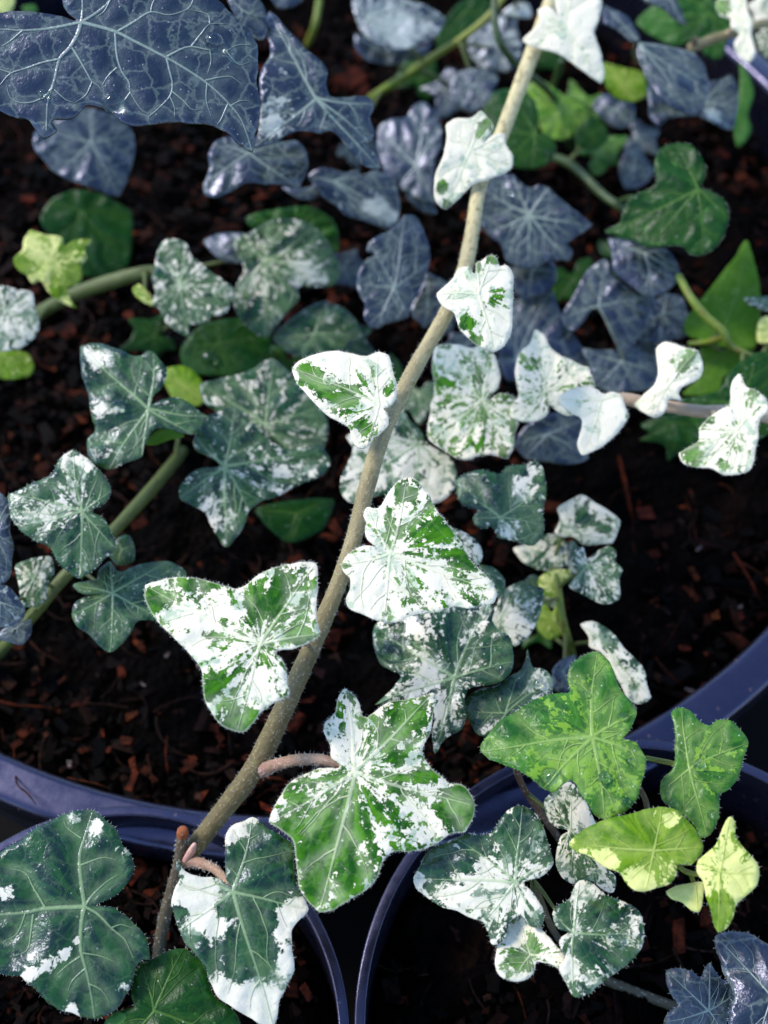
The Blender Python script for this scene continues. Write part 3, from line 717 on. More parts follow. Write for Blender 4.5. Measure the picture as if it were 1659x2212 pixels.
leaf('M4', 'M', 'B2', (800, 1065), '285,850* 330,800 420,765 540,748 640,760 730,778 790,755* 850,770 870,820 885,890 903,960 895,1030 850,1075 822,1082 850,1120 852,1180 820,1220 770,1265 720,1320* 670,1310 640,1270 630,1200 580,1170 500,1130 430,1070 370,1000 310,930', z=50, g=0.22, blobs='380,880,60,.45;480,960,80,.4;620,1020,80,.4;850,980,40,.4;715,1200,50,.5;720,900,70,.2;600,830,110,-.2;560,1120,40,.2', **W)
leaf('M5', 'M', 'C2', (865, 450), '570,520* 600,470 660,425 740,405 800,422 845,440 790,408 740,370 720,320 730,260 710,215 730,175* 790,180 830,130 900,40 960,5* 1010,5 1060,60 1110,120 1140,190 1200,260 1250,330 1300,410 1340,480 1390,540 1460,610 1497,680* 1480,740 1400,765 1320,770 1250,755 1180,785 1080,805 980,820 900,850 820,860* 740,830 680,800 625,780 608,730 630,650 630,600 590,560', z=51, g=0.36, blobs='1150,310,150,.22;970,80,90,.2;880,320,90,.12;1280,500,90,.25;760,640,150,-.2;950,660,90,.12;1120,560,90,-.1;600,525,40,.35;1350,690,80,.05', **W)
leaf('M6', 'M', 'F', (563, 1391), '310,1262* 340,1255 385,1245 430,1248 480,1266 520,1268 560,1240 610,1222 660,1212 683,1217* 686,1255 682,1300 683,1340 690,1368* 660,1392 622,1402 592,1407 610,1426 621,1451 622,1477 627,1495 621,1506 599,1515 581,1521 563,1539 545,1561 526,1581 512,1582* 490,1576 468,1554 457,1535 444,1510 440,1477 439,1451 413,1418 391,1396 366,1367 340,1342 322,1316 309,1287', z=48, g=0.40, blobs='570,1310,45,.3;400,1260,45,.2;330,1300,25,.35;620,1250,45,.15;640,1370,35,.2;470,1470,50,.12;510,1565,40,.3;420,1350,45,-.12', **W)
leaf('M7', 'M', 'F', (766, 1666), '746,1487* 760,1495 775,1517 789,1548 815,1532 844,1517 877,1510 914,1501 939,1495* 943,1510 939,1532 936,1561 925,1594 912,1620 914,1632 921,1646 950,1671 976,1693 998,1695 1016,1715 1025,1741* 1020,1770 1005,1798 976,1801 947,1821 921,1832 884,1840 837,1847 824,1862 815,1891 797,1916 775,1935 746,1953 709,1968 687,1971* 665,1953 647,1927 640,1891 636,1843 630,1814 607,1796 581,1776* 587,1752 603,1723 625,1693 654,1675 691,1660 735,1655 716,1635 713,1613 705,1594 698,1576 705,1557 725,1539 731,1510', z=39, g=0.45, blobs='720,1850,110,.32;680,1720,70,.05;1000,1740,45,.6;860,1560,60,.15;900,1760,60,-.12;740,1600,40,-.15;830,1800,30,-.15;880,1700,60,.15', pet=False, kind='white', hairs=True)
leaf('M8', 'M', 'F', (504, 1927), '546,1765* 523,1774 499,1785 486,1825 486,1862 490,1894 499,1918 472,1900 439,1893 406,1887 391,1869 382,1854* 380,1876 388,1898 376,1920 371,1946 380,1982 387,2011* 398,2037 420,2059 444,2085 450,2117 461,2143 486,2165 512,2183 541,2201 559,2216 592,2224* 598,2205 605,2161 621,2125 632,2103 632,2044 632,2004 647,1986 667,1964* 658,1946 647,1924 640,1900 636,1870 632,1825 614,1810 581,1788', z=33, g=0.6, blobs='570,1850,70,.5;530,1778,26,-.6;500,1810,16,-.4;430,1935,46,-.65;395,1975,18,.45;430,2040,26,.5;430,2000,22,-.3;470,2005,36,-.35;475,1965,18,.5;530,2060,50,.5;560,1980,45,.4;635,1990,36,-.8;560,2195,55,-.9;625,2080,22,-.7;470,2140,26,-.6', pet=False, kind='marble', hairs=True)

# ------------------------------------------------------------------ leaves in the small pot of large dark leaves
leaf('BL1', 'L', 'D1', (500, 965), '545,395* 620,450 700,520 730,600 780,670 790,720 765,810 720,870 680,900 600,945 545,958 640,960 720,1000 790,1060 850,1130 880,1220* 885,1280 830,1290 800,1340 780,1420 740,1490 700,1560 640,1610 560,1640* 480,1620 440,1605 370,1590 290,1540 240,1490 180,1440 115,1375* 60,1370 0,1365 -120,1340 -180,1100* -170,900 -120,720 0,635 100,590 180,530 260,470 370,420 460,395', kind='marble', z=31, g=1.05, blobs='560,500,60,-.62;440,440,40,-.5;740,640,45,-.5;170,1370,50,-.75;190,1250,35,-.55;280,1320,50,-.5;380,1250,45,-.6;450,1170,30,-.5;430,1590,50,-.65;740,1440,40,-.6;40,890,50,-.45', vw=0.9, hairs=True, petw=14, vlist='1 500,965 478,800 470,680 500,560 545,405;1 500,965 270,975 150,1000 0,1010 -160,1040;1 500,965 482,1050 475,1200 500,1320 530,1450 560,1625;.7 500,965 580,1010 660,1090 740,1160 790,1270;.5 265,970 200,860 150,770 60,745;.5 475,720 560,690 620,675 690,690;.5 195,1010 180,1130 155,1230 60,1260;.5 472,1260 400,1310 335,1370;.4 490,1240 600,1260 690,1300;.4 660,1090 720,1070 790,1090;.4 505,1330 430,1400 400,1470;.4 520,1420 600,1460 650,1540;.35 480,560 400,500 380,450;.35 150,1000 100,1120 0,1180;.6 500,965 545,900 620,830 700,780')
leaf('BL2', 'L', 'D1', (910, 1585), '890,1285 960,1240 1040,1215 1090,1210* 1150,1250 1210,1310 1235,1400 1260,1480 1330,1545 1390,1590 1420,1659 1430,1760* 1200,1850 900,1900 700,1800* 610,1660 660,1600 740,1570 790,1555 775,1500 790,1420 800,1350 830,1300*', kind='plain', z=27, g=0.95, blobs='1000,1390,40,-.3;680,1640,50,-.6', hairs=True)

# ------------------------------------------------------------------ leaves in the small pot of green and lime shoots
leaf('R1', 'R', 'F', (1113, 1907), '1056,1801 1012,1799 983,1810* 943,1829 917,1847 906,1873 892,1898* 897,1920 921,1938 950,1957 987,1968 1020,1982 1045,1990* 1053,2011 1062,2040 1085,2035 1104,1985 1126,1975 1146,2000 1170,2003* 1173,1971 1162,1946 1144,1920 1133,1909 1173,1891 1195,1862* 1190,1840 1181,1810 1173,1781 1155,1756 1129,1741* 1104,1746 1082,1767 1071,1785', kind='marble', z=34, g=0.42, blobs='1125,1800,60,.3;950,1860,45,.3;1050,1920,70,-.10;1020,1830,40,.25', hairs=True)
leaf('R1b', 'R', 'D3', (255, 1250), '150,1000* 185,960 215,1000 300,1080 380,1170 460,1275* 430,1330 350,1300 290,1290 280,1340 240,1390 150,1402* 80,1370 50,1310 55,1230 80,1130 120,1050', kind='white', z=31, g=0.35, blobs='170,1280,70,.4;280,1180,50,.4;140,1180,60,-.1;200,1380,40,-.3;330,1130,60,-.3', fold=-0.35, hairs=True)
leaf('R2', 'R', 'D3', (510, 1120), '545,815* 510,860 495,910 420,960 385,1000* 395,1060 430,1100 480,1115 430,1160 440,1210 465,1270 425,1320 440,1370 470,1430 510,1500* 590,1490 660,1430 740,1370 830,1310 890,1250 930,1170* 930,1090 900,1000 840,950 780,920 700,890 640,840 600,815', kind='marble', z=33, g=0.55, blobs='560,860,60,-.3;680,1010,80,.25;600,1220,80,.3;480,1330,60,-.35;780,1290,60,.2;450,1020,40,.1', hairs=True)
leaf('R3', 'R', 'D3', (495, 510), '490,225* 430,240 370,300 340,330* 345,400 370,460 420,500 480,515 440,540 415,620 412,740* 450,800 520,835 600,810 700,870 740,885* 760,790 700,730 620,640 640,470 600,380 540,270', kind='marble', z=24, g=0.5, blobs='560,420,60,-.3')
leaf('R4', 'R', 'D3', (985, 635), '478,600* 540,530 620,480 720,440 850,420 940,390 1030,372* 1100,385 1180,450 1250,540 1278,610* 1250,680 1200,715 1120,715 1115,770 1080,820 1000,850 930,880* 870,870 820,820 780,760 720,740 650,700 590,660 520,640', kind='lime', z=40, g=0.6, blobs='780,520,180,.5;1130,560,120,.4;700,680,80,-.5;900,830,80,-.5;1080,470,45,-.8', hairs=True, petto=(1463, 1870, 36), petm='yellow')
leaf('R5', 'R', 'F', (1279, 1592), '1289,1406* 1309,1418 1325,1444 1330,1466 1341,1491 1363,1517 1374,1539* 1369,1561 1356,1583 1342,1595 1371,1601 1389,1623 1398,1639* 1394,1660 1383,1701 1374,1730 1356,1752 1330,1763 1305,1770* 1287,1759 1272,1737 1257,1715 1246,1693 1232,1684 1213,1693 1195,1712 1173,1704* 1159,1690 1126,1668 1089,1653 1053,1639 1036,1624* 1035,1612 1053,1586 1089,1552 1126,1526 1170,1506 1210,1497 1228,1495 1226,1470 1232,1440 1257,1418', kind='green', z=40, g=0.62, blobs='1100,1600,60,.2;1340,1500,40,.2;1240,1440,40,.15;1250,1650,60,-.2', hairs=True, vw=1.1)
leaf('R6', 'R', 'F', (1490, 1661), '1473,1526* 1491,1535 1513,1557 1532,1566 1553,1554 1575,1555 1601,1576 1617,1605* 1612,1623 1605,1646 1594,1679 1575,1704 1557,1715 1555,1752 1546,1781 1528,1807* 1517,1810 1506,1788 1488,1767 1458,1748 1433,1730 1427,1708* 1433,1682 1451,1664 1458,1635 1457,1616 1460,1594 1455,1557 1451,1539', kind='green', z=36, g=0.85, blobs='1530,1640,50,-.2', hairs=True, petm='yellow', petto=(1455, 1650, 33))
leaf('R7', 'R', 'D3', (1375, 755), '1435,430* 1465,470 1465,540 1500,600 1555,660 1600,720 1610,770* 1595,840 1530,900 1475,950 1450,1030 1410,1100 1365,1125* 1340,1080 1320,990 1290,890 1280,820 1240,760 1245,700* 1290,650 1340,610 1380,540 1410,470', kind='lime', z=41, g=0.45, blobs='1370,980,70,.5;1530,800,90,-.5;1430,620,40,-.1', hairs=True, petto=(1545, 1882, 38), petm='yellow', fold=0.1)
leaf('R8', 'R', 'D3', (1230, 835), '1055,880* 1110,845 1180,830 1280,822* 1276,890 1245,1003* 1200,985 1150,940 1090,920', kind='lime', z=37, g=0.15, k=0.75, tilt=(-0.1, 0.1), hairs=True, petto=(1503, 1910, 34), petm='yellow', sec=False)
leaf('R9', 'D', 'D3', (1680, 1500), '1345,1140* 1440,1110 1540,1120 1640,1170 1750,1250 1850,1450* 1800,1700 1600,1800* 1430,1700 1435,1560 1455,1470 1400,1370 1365,1270 1345,1190', kind='dark', z=26, g=1.2, vw=0.8, hairs=True)
leaf('R10', 'D', 'D3', (1310, 1580), '1315,1290* 1345,1340 1380,1390 1440,1430 1452,1490* 1440,1560 1420,1640 1400,1720* 1200,1740 1040,1650* 1070,1590 1130,1550 1080,1480 1055,1400 1060,1340* 1130,1330 1210,1345 1260,1380 1285,1330', kind='dark', z=18, g=1.0, hairs=True)

# ------------------------------------------------------------------ white leaves of the pale runner
W = dict(kind='white', hairs=True, petm='beige', petw=10)
leaf('N14', 'H', 'B3', (345, 985), '285,620* 330,650 370,720 430,770 500,800 560,830 600,842* 620,900 640,960* 560,962 480,990 430,1020 460,1060 540,1112* 480,1125 400,1090 370,1060 360,1110 310,1150 250,1165* 190,1155 135,1130* 150,1060 190,1010 175,960 165,860 180,790 210,740 250,700', z=33, g=0.30, blobs='230,790,70,.1;400,900,200,.05', **W)
leaf('N15', 'H', 'B3', (670, 1040), '415,1030* 480,980 560,958 640,968 680,1000 740,988 790,1010* 810,1060 835,1130 800,1190 750,1250 680,1310 600,1350 560,1362* 530,1300 545,1240 560,1180 560,1150 500,1110 450,1080', z=37, g=0.0, **W)
leaf('N16', 'H', 'B3', (1060, 960), '1000,730* 1040,695 1110,705 1170,725 1240,740* 1265,790 1280,840 1260,900 1210,930 1150,960 1130,1000 1150,1042* 1070,1030 1065,1080 1040,1120 985,1142* 930,1110 870,1065* 920,1010 990,940 1010,880 1005,820', z=37, g=0.12, blobs='1170,830,80,.35;1200,780,50,.2', fold=0.2, **W)
leaf('N17', 'H', 'B3', (1480, 1210), '1490,880* 1530,960 1590,980 1650,1030* 1662,1090 1610,1150 1600,1200 1602,1260 1580,1330 1577,1400* 1530,1460 1470,1475 1390,1480* 1330,1440 1230,1430 1160,1410 1130,1350* 1180,1320 1250,1280 1250,1210* 1300,1150 1370,1100 1430,1070 1440,980 1460,910', z=37, g=0.25, blobs='1200,1360,70,.4;1400,1430,40,.3;1300,1160,40,.25;1560,1010,60,.15;1470,1300,60,.1', **W)
leaf('Q6', 'T', 'A3', (1500, 130), '1350,20* 1400,-40 1520,-60* 1540,60 1570,120* 1560,200 1580,330 1550,372* 1490,330 1460,250 1490,200 1440,160 1440,110* 1380,90', z=39, g=0.15, blobs='1390,40,60,.5', **W)
leaf('Q7', 'T', 'A3', (1680, 80), '1545,30* 1620,-20 1720,20* 1720,180 1660,205* 1590,150 1570,80', kind='marble', z=30, g=0.35)
leaf('Q7b', 'T', 'A3', (1690, 240), '1570,215* 1659,180 1750,250* 1700,360 1640,330* 1600,270', kind='marble', z=28, g=0.55)

# ------------------------------------------------------------------ marbled bush behind the trailing stem
leaf('N1', 'N', 'C2', (1250, 1185), '770,870* 765,980 800,1080 850,1135 925,1170 890,1230 830,1290 775,1345* 850,1330 960,1310 1050,1330 1120,1380 1120,1480 1115,1570 1130,1632* 1190,1545 1290,1480 1312,1400 1300,1320 1330,1250 1420,1230 1500,1220 1570,1165 1598,1090* 1590,1000 1565,930 1500,900 1465,840 1480,770 1440,735* 1380,765 1290,760 1200,740 1050,760 900,800', kind='marble', z=28, g=0.62, blobs='850,1010,110,.3;1200,960,90,.15;1080,1180,90,-.3;1020,920,60,-.2;1180,1400,70,-.3;1500,1130,80,.3', vw=1.1)
leaf('N2', 'N', 'C3', (70, 835), '215,610* 270,640 330,655* 325,740 310,820 280,880 220,960 150,1002* 110,960 60,950 20,920* 10,850 20,800 60,740 90,680 140,640', kind='marble', z=20, g=0.5, blobs='150,820,90,-.1')
leaf('N3', 'N', 'F', (1080, 1117), '985,1056* 987,1033 1009,1021 1038,1015 1064,1021 1082,1024 1096,1008 1115,1004 1129,1004 1159,995 1173,1008 1177,1033 1179,1049* 1177,1078 1173,1104 1177,1137* 1170,1159 1151,1177 1126,1173* 1097,1166 1075,1159* 1067,1141 1060,1135 1049,1141 1027,1133 1020,1119* 1031,1102 1012,1097 994,1082', kind='marble', z=30, g=0.95, blobs='1130,1060,30,-.4;1100,1150,30,-.3;1160,1010,30,-.3', hairs=True)
leaf('N4', 'N', 'C3', (450, 330), '415,180* 480,140 560,100* 640,150 720,200 792,260* 770,330 740,390* 660,392 580,400 500,352 440,352 400,330 430,250', kind='marble', z=19, g=0.30, blobs='560,230,60,.4;700,300,50,.3', droop=0.2)
leaf('N5', 'N', 'C3', (440, 360), '150,420* 250,390 330,340 430,342 480,420 470,520 400,552* 290,540 200,490', kind='marble', z=16, g=0.6, blobs='230,450,50,-.3;400,450,50,-.3')
leaf('N6', 'N', 'C3', (590, 525), '720,405* 760,430 760,500 800,540* 780,600 785,720* 700,752 620,720 540,680 480,640* 510,600 540,550 500,500 510,440* 560,410 590,480 650,440', kind='marble', z=22, g=0.55)
leaf('N6b', 'N', 'C3', (400, 640), '300,610* 350,560 430,545 500,548* 480,600 430,660 400,720* 340,700', kind='lime', z=14, g=0.4)
leaf('N6c', 'N', 'C3', (390, 840), '340,740* 380,800 410,740* 410,840 440,930* 360,960 300,900* 290,840', kind='lime', z=9, g=0.7)
leaf('N8', 'N', 'C3', (640, 930), '550,870* 620,850 690,880 750,930 810,1010 880,1080 930,1140 945,1230 972,1310* 890,1345 830,1310 790,1230 730,1120 680,1040 600,1000* 600,940', kind='marble', z=20, g=0.30, blobs='740,990,45,.25;790,1090,35,.2;880,1090,30,.3;690,900,30,.3', fold=0.25, petto=(1232, 1400, 4))
leaf('N8b', 'N', 'C3', (450, 1150), '390,1130* 450,1070 520,1050* 530,1150 500,1270* 410,1270', kind='dark', z=12, g=1.1, sec=False)
leaf('N9', 'N', 'F', (1093, 1541), '1140,1400* 1146,1429 1150,1440 1173,1444 1195,1466* 1195,1491 1170,1520 1126,1560 1089,1580 1064,1590* 1034,1586 1016,1561 1005,1535* 1012,1502 1038,1488 1075,1480 1104,1459 1126,1444', kind='marble', z=26, g=0.85, blobs='1170,1475,30,-.4;1070,1570,30,-.3;1050,1520,40,.2')
leaf('N10', 'N', 'C2', (1240, 330), '1210,290* 1290,320 1360,360 1400,410 1412,470 1390,522* 1330,470 1290,400', kind='marble', z=30, g=0.5, sec=False)
leaf('N11', 'N', 'C2', (1450, 570), '1390,520* 1470,530 1540,600* 1540,680 1500,722* 1440,620', kind='marble', z=26, g=0.85, sec=False)
leaf('N12', 'N', 'B2', (1410, 1045), '1130,725* 1200,710 1290,715 1350,735 1400,715 1460,750* 1500,820 1520,890* 1500,960 1450,1010 1440,1040 1520,1000 1590,1020 1635,1090 1632,1170* 1600,1230 1590,1330 1560,1388* 1480,1360 1400,1370 1330,1392 1250,1380 1170,1330 1095,1270* 1090,1200 1100,1120 1105,1060 1130,1000 1130,930 1110,850 1120,780', kind='white', z=32, g=0.48, blobs='1400,900,80,.1;1250,950,90,.05;1390,1130,60,.2;1500,900,60,-.3', hairs=True)
leaf('N13', 'N', 'B2', (1030, 1295), '930,1080* 980,1150 1060,1230 1085,1290 1170,1340 1240,1400 1262,1480* 1240,1560 1180,1630 1100,1652 1000,1642* 900,1600 800,1600 700,1640 620,1642 570,1590* 580,1480 620,1400 640,1320 600,1250* 680,1230 760,1270 850,1200 880,1130', kind='marble', z=26, g=0.38, blobs='1000,1180,90,.3;700,1450,90,-.05', vw=1.1)
# ------------------------------------------------------------------ plain green and lime leaves on the right
leaf('P1', 'P', 'A3', (1245, 1115), '1030,870 1110,850* 1210,860 1260,920 1290,990 1270,1070 1250,1108 1330,1130 1400,1190 1427,1290* 1400,1390 1340,1470 1270,1512* 1200,1500 1150,1450 1060,1450 960,1462* 880,1430 760,1390 690,1370* 780,1310 800,1240 850,1160 960,1110 1000,1080 985,1000 1000,920', kind='plain', z=36, g=0.8, hairs=True, petm='green', petto=(1330, 440, 14))
leaf('P2', 'B', 'B3', (930, 170), '715,80* 830,90 950,140 1060,145* 1110,200 1132,290* 1110,350 1050,400 980,427* 880,390 800,330 740,260 730,170', kind='dark', z=26, g=1.1)
leaf('P3', 'P', 'B3', (1400, 620), '1535,90* 1560,150 1600,300 1612,450 1612,620 1580,730* 1480,740 1380,720 1250,680 1175,640 1170,560* 1260,450 1350,330 1440,220', kind='back', z=18, g=0.8, quilt=0.3)
leaf('P4', 'P', 'B3', (1400, 745), '1260,730 1400,742 1580,745* 1500,850 1400,900 1370,990* 1260,1010 1150,1002* 1230,930 1280,840', kind='back', z=14, g=0.8, quilt=0.3)
leaf('P5', 'P', 'B3', (1500, 1050), '1150,1030* 1300,1005 1370,980 1420,890 1500,810 1600,755* 1750,740 1800,1100* 1650,1250 1500,1300 1300,1250* 1200,1150', kind='plain', z=22, g=1.2)
leaf('P6', 'P', 'B3', (1690, 460), '1515,440* 1600,425 1700,430* 1720,500 1640,512* 1560,480', kind='marble', z=22, g=0.6, sec=False)
leaf('P6b', 'P', 'B3', (1690, 640), '1610,560* 1659,540 1720,600* 1700,690 1600,695*', kind='lime', z=20, g=0.3, sec=False)

# ------------------------------------------------------------------ dark blue-green plant at the back
leaf('BIG', 'B', 'A1', (480, 130), '0,80 60,70 200,75 340,90 450,118 390,50 370,-60 420,-160 700,-260* 1100,-200 1290,0* 1380,100 1500,200 1527,300 1522,420 1537,600 1522,760 1495,902* 1420,860 1310,770 1250,740 1100,720 900,730 760,740 705,705 670,665 590,630 520,620 440,680 380,700 300,710 342,770 260,822* 200,770 175,710 100,690 0,650 -150,600 -260,450* -200,200 -80,90', kind='dark', z=74, g=1.1, vw=0.62, droop=0.06, rip=0.35, k=0.5, petw=20, petm='green', petto=(330, -170, 30), quilt=0.5, vlist='1 480,130 680,185 820,255 980,340 1200,470 1350,610 1440,740 1493,890;1 480,130 455,210 410,285 350,350 320,470 285,600 270,770;.8 480,130 300,165 130,180 0,175 -200,190;.8 480,130 486,60 490,-100;.8 480,130 560,80 650,0 750,-150;.6 690,187 790,130 890,70 1000,85 1110,50 1150,-20;.6 680,192 690,330 720,420 765,490 770,545 830,640 880,670;.4 770,545 730,600 715,640;.6 985,345 1005,430 1018,500 1005,570 930,650 880,690;.4 1005,572 1030,630 1030,690;.4 1018,540 1090,600 1140,650 1210,640;.6 985,335 1060,295 1130,275 1230,290 1330,300 1400,265 1480,265;.45 1130,275 1190,200 1240,140 1350,140;.4 1240,140 1225,80 1110,50;.45 1215,475 1290,460 1370,455 1430,500;.4 1340,300 1380,350 1420,380 1480,360;.4 1225,490 1220,600 1250,690;.4 1350,615 1310,700 1280,730;.6 425,280 480,370 520,440 545,480 590,510 610,545;.4 545,480 510,560 450,600;.4 690,400 640,450 610,500;.6 350,348 250,370 150,405 60,430 0,500;.4 60,430 0,410 -80,400;.5 310,520 230,590 130,610 60,580 40,500;.4 320,530 390,590 440,610;.4 130,182 60,240 0,270;.4 1360,630 1420,600 1470,600;.3 1240,290 1250,370 1230,440;.4 650,0 620,60 580,90;.4 890,70 900,20 940,-60')
leaf('S13', 'B', 'A2', (-10, 60), '-100,-40* 40,-40 110,20 137,110* 110,240 60,230 -20,150*', kind='dark', z=58, g=0.9)
leaf('S6', 'B', 'A2', (430, 580), '150,60* 190,90 250,170 310,220 370,290 430,340 480,390 497,430 490,500 520,570 600,580 680,570 740,580 772,620* 750,700 770,780 750,852* 700,830 750,880 800,930 807,1002* 740,990 690,960 620,880 560,800 520,770 450,790 350,775 250,800 170,850 60,870* 90,780 100,650 95,480 105,420 150,330 140,200 130,120', kind='dark', z=52, g=0.95, blobs='190,640,130,-.32;150,760,70,-.25', vw=1.2, rip=0.9)  # the pale blobs paint a white sheen into the blade colour
leaf('S5', 'B', 'F', (535, 330), '468,303* 450,336 453,358 439,395* 442,420 460,428 504,409 530,395 570,398 610,397 647,406* 661,376 665,347 658,322 640,303* 614,305 581,300 530,290', kind='dark', z=38, g=1.2)
leaf('S7', 'B', 'A2', (530, 1070), '380,1040* 450,990 520,1000 600,1020 680,1000* 700,1050 760,1010 820,1020* 900,1080 920,1160 922,1270* 880,1352* 800,1335 700,1300 600,1270 540,1210 470,1170 430,1100', kind='dark', z=27, g=0.85, blobs='780,1220,60,-.5;880,1290,50,-.4', vw=1.1)
leaf('S7b', 'B', 'A2', (400, 1120), '220,1100* 300,1110 400,1100 440,1060 447,1150* 380,1182 300,1160', kind='dark', z=25, g=0.8, sec=False)
leaf('S8', 'B', 'A2', (1020, 985), '800,740* 870,700 960,690 1000,620 1060,598* 1120,650 1162,740* 1170,850 1135,950 1125,1020 1120,1100 1135,1205* 1050,1180 960,1140 920,1100* 850,1050 810,950 790,850', kind='dark', z=20, g=0.85, vw=1.1)
leaf('S8b', 'B', 'A2', (1050, 1190), '960,1150* 1060,1175 1130,1220 1142,1262* 1080,1262 1000,1212', kind='dark', z=16, g=1.1, sec=False)
leaf('S9', 'B', 'A2', (735, 110), '640,0* 720,-50 850,-40 1000,10* 1100,40 1192,110* 1140,210 1050,260 950,290* 850,280 750,230 690,180* 660,100', kind='dark', z=26, g=0.55, blobs='900,170,120,-.25', vw=1.3)
leaf('S10', 'B', 'A2', (850, 260), '660,200* 760,250 900,285 1040,278 1112,240* 1080,320 1000,350 850,382* 720,350 660,280', kind='dark', z=18, g=1.0, sec=False)
leaf('S11', 'B', 'A2', (1320, 60), '1130,210* 1200,100 1260,30 1350,-20* 1450,0 1460,80* 1350,170 1250,240 1150,292*', kind='plain', z=14, g=1.3)
leaf('S12', 'B', 'A2', (250, -30), '150,-40* 260,-70 360,-40* 340,10 200,42*', kind='dark', z=32, g=0.9, sec=False)
leaf('U1', 'B', 'A1', (540, 840), '200,780* 300,720 530,640* 700,690 792,800* 790,920 760,1050 700,1168* 600,1130 450,1080 330,1020* 250,940 190,850', kind='dark', z=26, g=1.3, vw=0.6)
leaf('U2', 'B', 'A1', (480, 1250), '300,1180* 450,1120 620,1160 772,1250* 780,1450 740,1602* 560,1640 400,1582* 300,1400 240,1300', kind='plain', z=9, g=1.3, vw=0.6)
leaf('S1', 'B', 'A3', (250, 1270), '-40,1100* 60,1030 150,1028* 200,1080 260,1110 300,1090 362,1108* 430,1170 500,1230 580,1290 622,1332* 560,1380 500,1410 470,1440 502,1480 480,1542* 440,1540 330,1560 250,1592* 170,1580 110,1540* 80,1450 0,1380* -60,1250', kind='dark', z=27, g=1.25, vw=1.1, rip=0.8)
leaf('S2', 'B', 'B3', (270, 260), '120,270* 250,240 390,220 412,290* 400,350 340,410 250,437* 170,420 150,350', kind='dark', z=18, g=1.3, sec=False)
leaf('S3', 'B', 'B2', (890, 370), '950,-60* 1010,-55 1060,30 1095,120 1102,210* 1080,280 1060,350 1010,430 980,500 975,552* 900,570 840,585 790,612* 740,600 710,550 715,470 690,420 668,350* 680,280 720,210 780,170 730,160 738,110* 800,60 870,30', kind='dark', z=28, g=1.25, vw=0.9)
leaf('S4', 'B', 'B2', (1090, 350), '1080,280* 1150,310 1202,340* 1180,450 1130,540 1070,612* 1010,560 980,510 1030,420', kind='dark', z=22, g=1.2)
leaf('T1', 'B', 'B3', (660, 480), '700,200* 760,300 860,400 992,430* 960,560 880,700 810,802* 750,680 700,560 640,500 500,630 438,560* 520,400 600,260', kind='dark', z=19, g=1.3, k=0.85, vw=0.8)
leaf('T2', 'B', 'B3', (795, 810), '560,730* 640,740 720,740 880,730* 950,780 1002,860* 990,960 870,982* 700,987 640,962* 610,850', kind='dark', z=14, g=1.2)
leaf('T3', 'B', 'B3', (170, 800), '150,450* 250,430 380,380* 420,480 470,600 560,720 602,832* 430,790 350,720 300,680 240,760 200,880* 130,930 70,800* 90,600', kind='dark', z=11, g=1.0)
leaf('T4', 'B', 'B3', (1040, 520), '940,600* 990,450 1060,408* 1150,430 1182,520* 1190,640 1100,682* 900,680', kind='dark', z=14, g=0.7)
leaf('T5', 'B', 'B3', (350, 1240), '160,1302* 250,1170 400,1110 562,1150* 540,1260 602,1382* 450,1420 330,1400 220,1382*', kind='dark', z=14, g=1.1, k=0.8)
leaf('T6', 'B', 'B3', (1100, 1170), '900,1180* 1000,1140 1200,1130 1302,1200* 1250,1290 1050,1282*', kind='plain', z=10, g=1.3)
leaf('T7', 'B', 'F', (640, 1110), '550,1100* 640,1080 722,1080* 700,1140 620,1172*', kind='plain', z=8, g=1.3, sec=False)
leaf('Q1', 'B', 'A3', (900, 262), '895,250* 960,255 1060,270 1150,290 1220,310* 1270,360 1300,440 1317,530* 1300,600 1250,660 1200,677* 1130,650 1040,600 980,530* 940,470 910,390 885,330', kind='dark', z=38, g=1.2, k=0.4, fold=0.2)
leaf('Q1b', 'B', 'A3', (890, 235), '690,30* 760,60 830,100 880,170 905,240* 870,250 800,200 740,160 690,142*', kind='dark', z=37, g=1.3, k=0.3, sec=False)
leaf('Q2', 'B', 'A3', (1290, 600), '1320,480* 1400,460 1440,440* 1475,520 1477,640* 1445,772* 1380,750 1310,710 1240,680 1150,690 1060,700 1010,747* 960,690 955,600 950,500* 1100,450', kind='dark', z=28, g=0.9, blobs='1330,680,60,-.4')
leaf('Q3', 'B', 'A3', (1510, 500), '1490,360* 1560,480 1575,560* 1540,690 1560,760 1520,840 1480,872* 1460,800 1480,600 1495,460', kind='plain', z=20, g=0.2, sec=False)
leaf('Q4', 'B', 'A3', (1320, 80), '880,130* 940,60 1040,0 1150,-60* 1300,-40 1400,60 1442,150* 1420,230 1380,342* 1300,340 1240,260 1200,250 1100,270 1010,232* 930,180', kind='plain', z=24, g=0.6, blobs='1010,120,120,-.35', vw=1.2)
leaf('Q5', 'B', 'A3', (1080, -10), '920,0* 1000,-40 1100,-30* 1150,60 1174,152* 1100,110 1030,50 960,20', kind='dark', z=40, g=1.2, sec=False)
leaf('Q8', 'B', 'A3', (285, 790), '0,600 40,540 120,523* 220,540 290,620 302,720* 283,785 360,800 407,860* 390,930 340,980 260,997* 160,985 100,940* 60,860 -40,760* -30,660', kind='plain', z=23, g=1.4, quilt=0.6)
leaf('Q9', 'P', 'A3', (800, 500), '690,370* 800,400 922,430* 940,560 860,602* 760,580 700,500', kind='lime', z=14, g=0.8)
leaf('Q10', 'B', 'A3', (430, 640), '230,500* 330,480 450,560* 560,600 642,700* 560,780 430,830 330,802* 300,680', kind='green', z=16, g=0.5)
leaf('Q11', 'B', 'A3', (620, 790), '530,760* 620,690 700,740* 712,830 640,882* 560,880 520,830', kind='plain', z=15, g=0.9)
leaf('Q12', 'B', 'A3', (760, 650), '620,620* 700,550 780,600* 860,610 862,720* 780,760 680,702*', kind='dark', z=17, g=1.1)
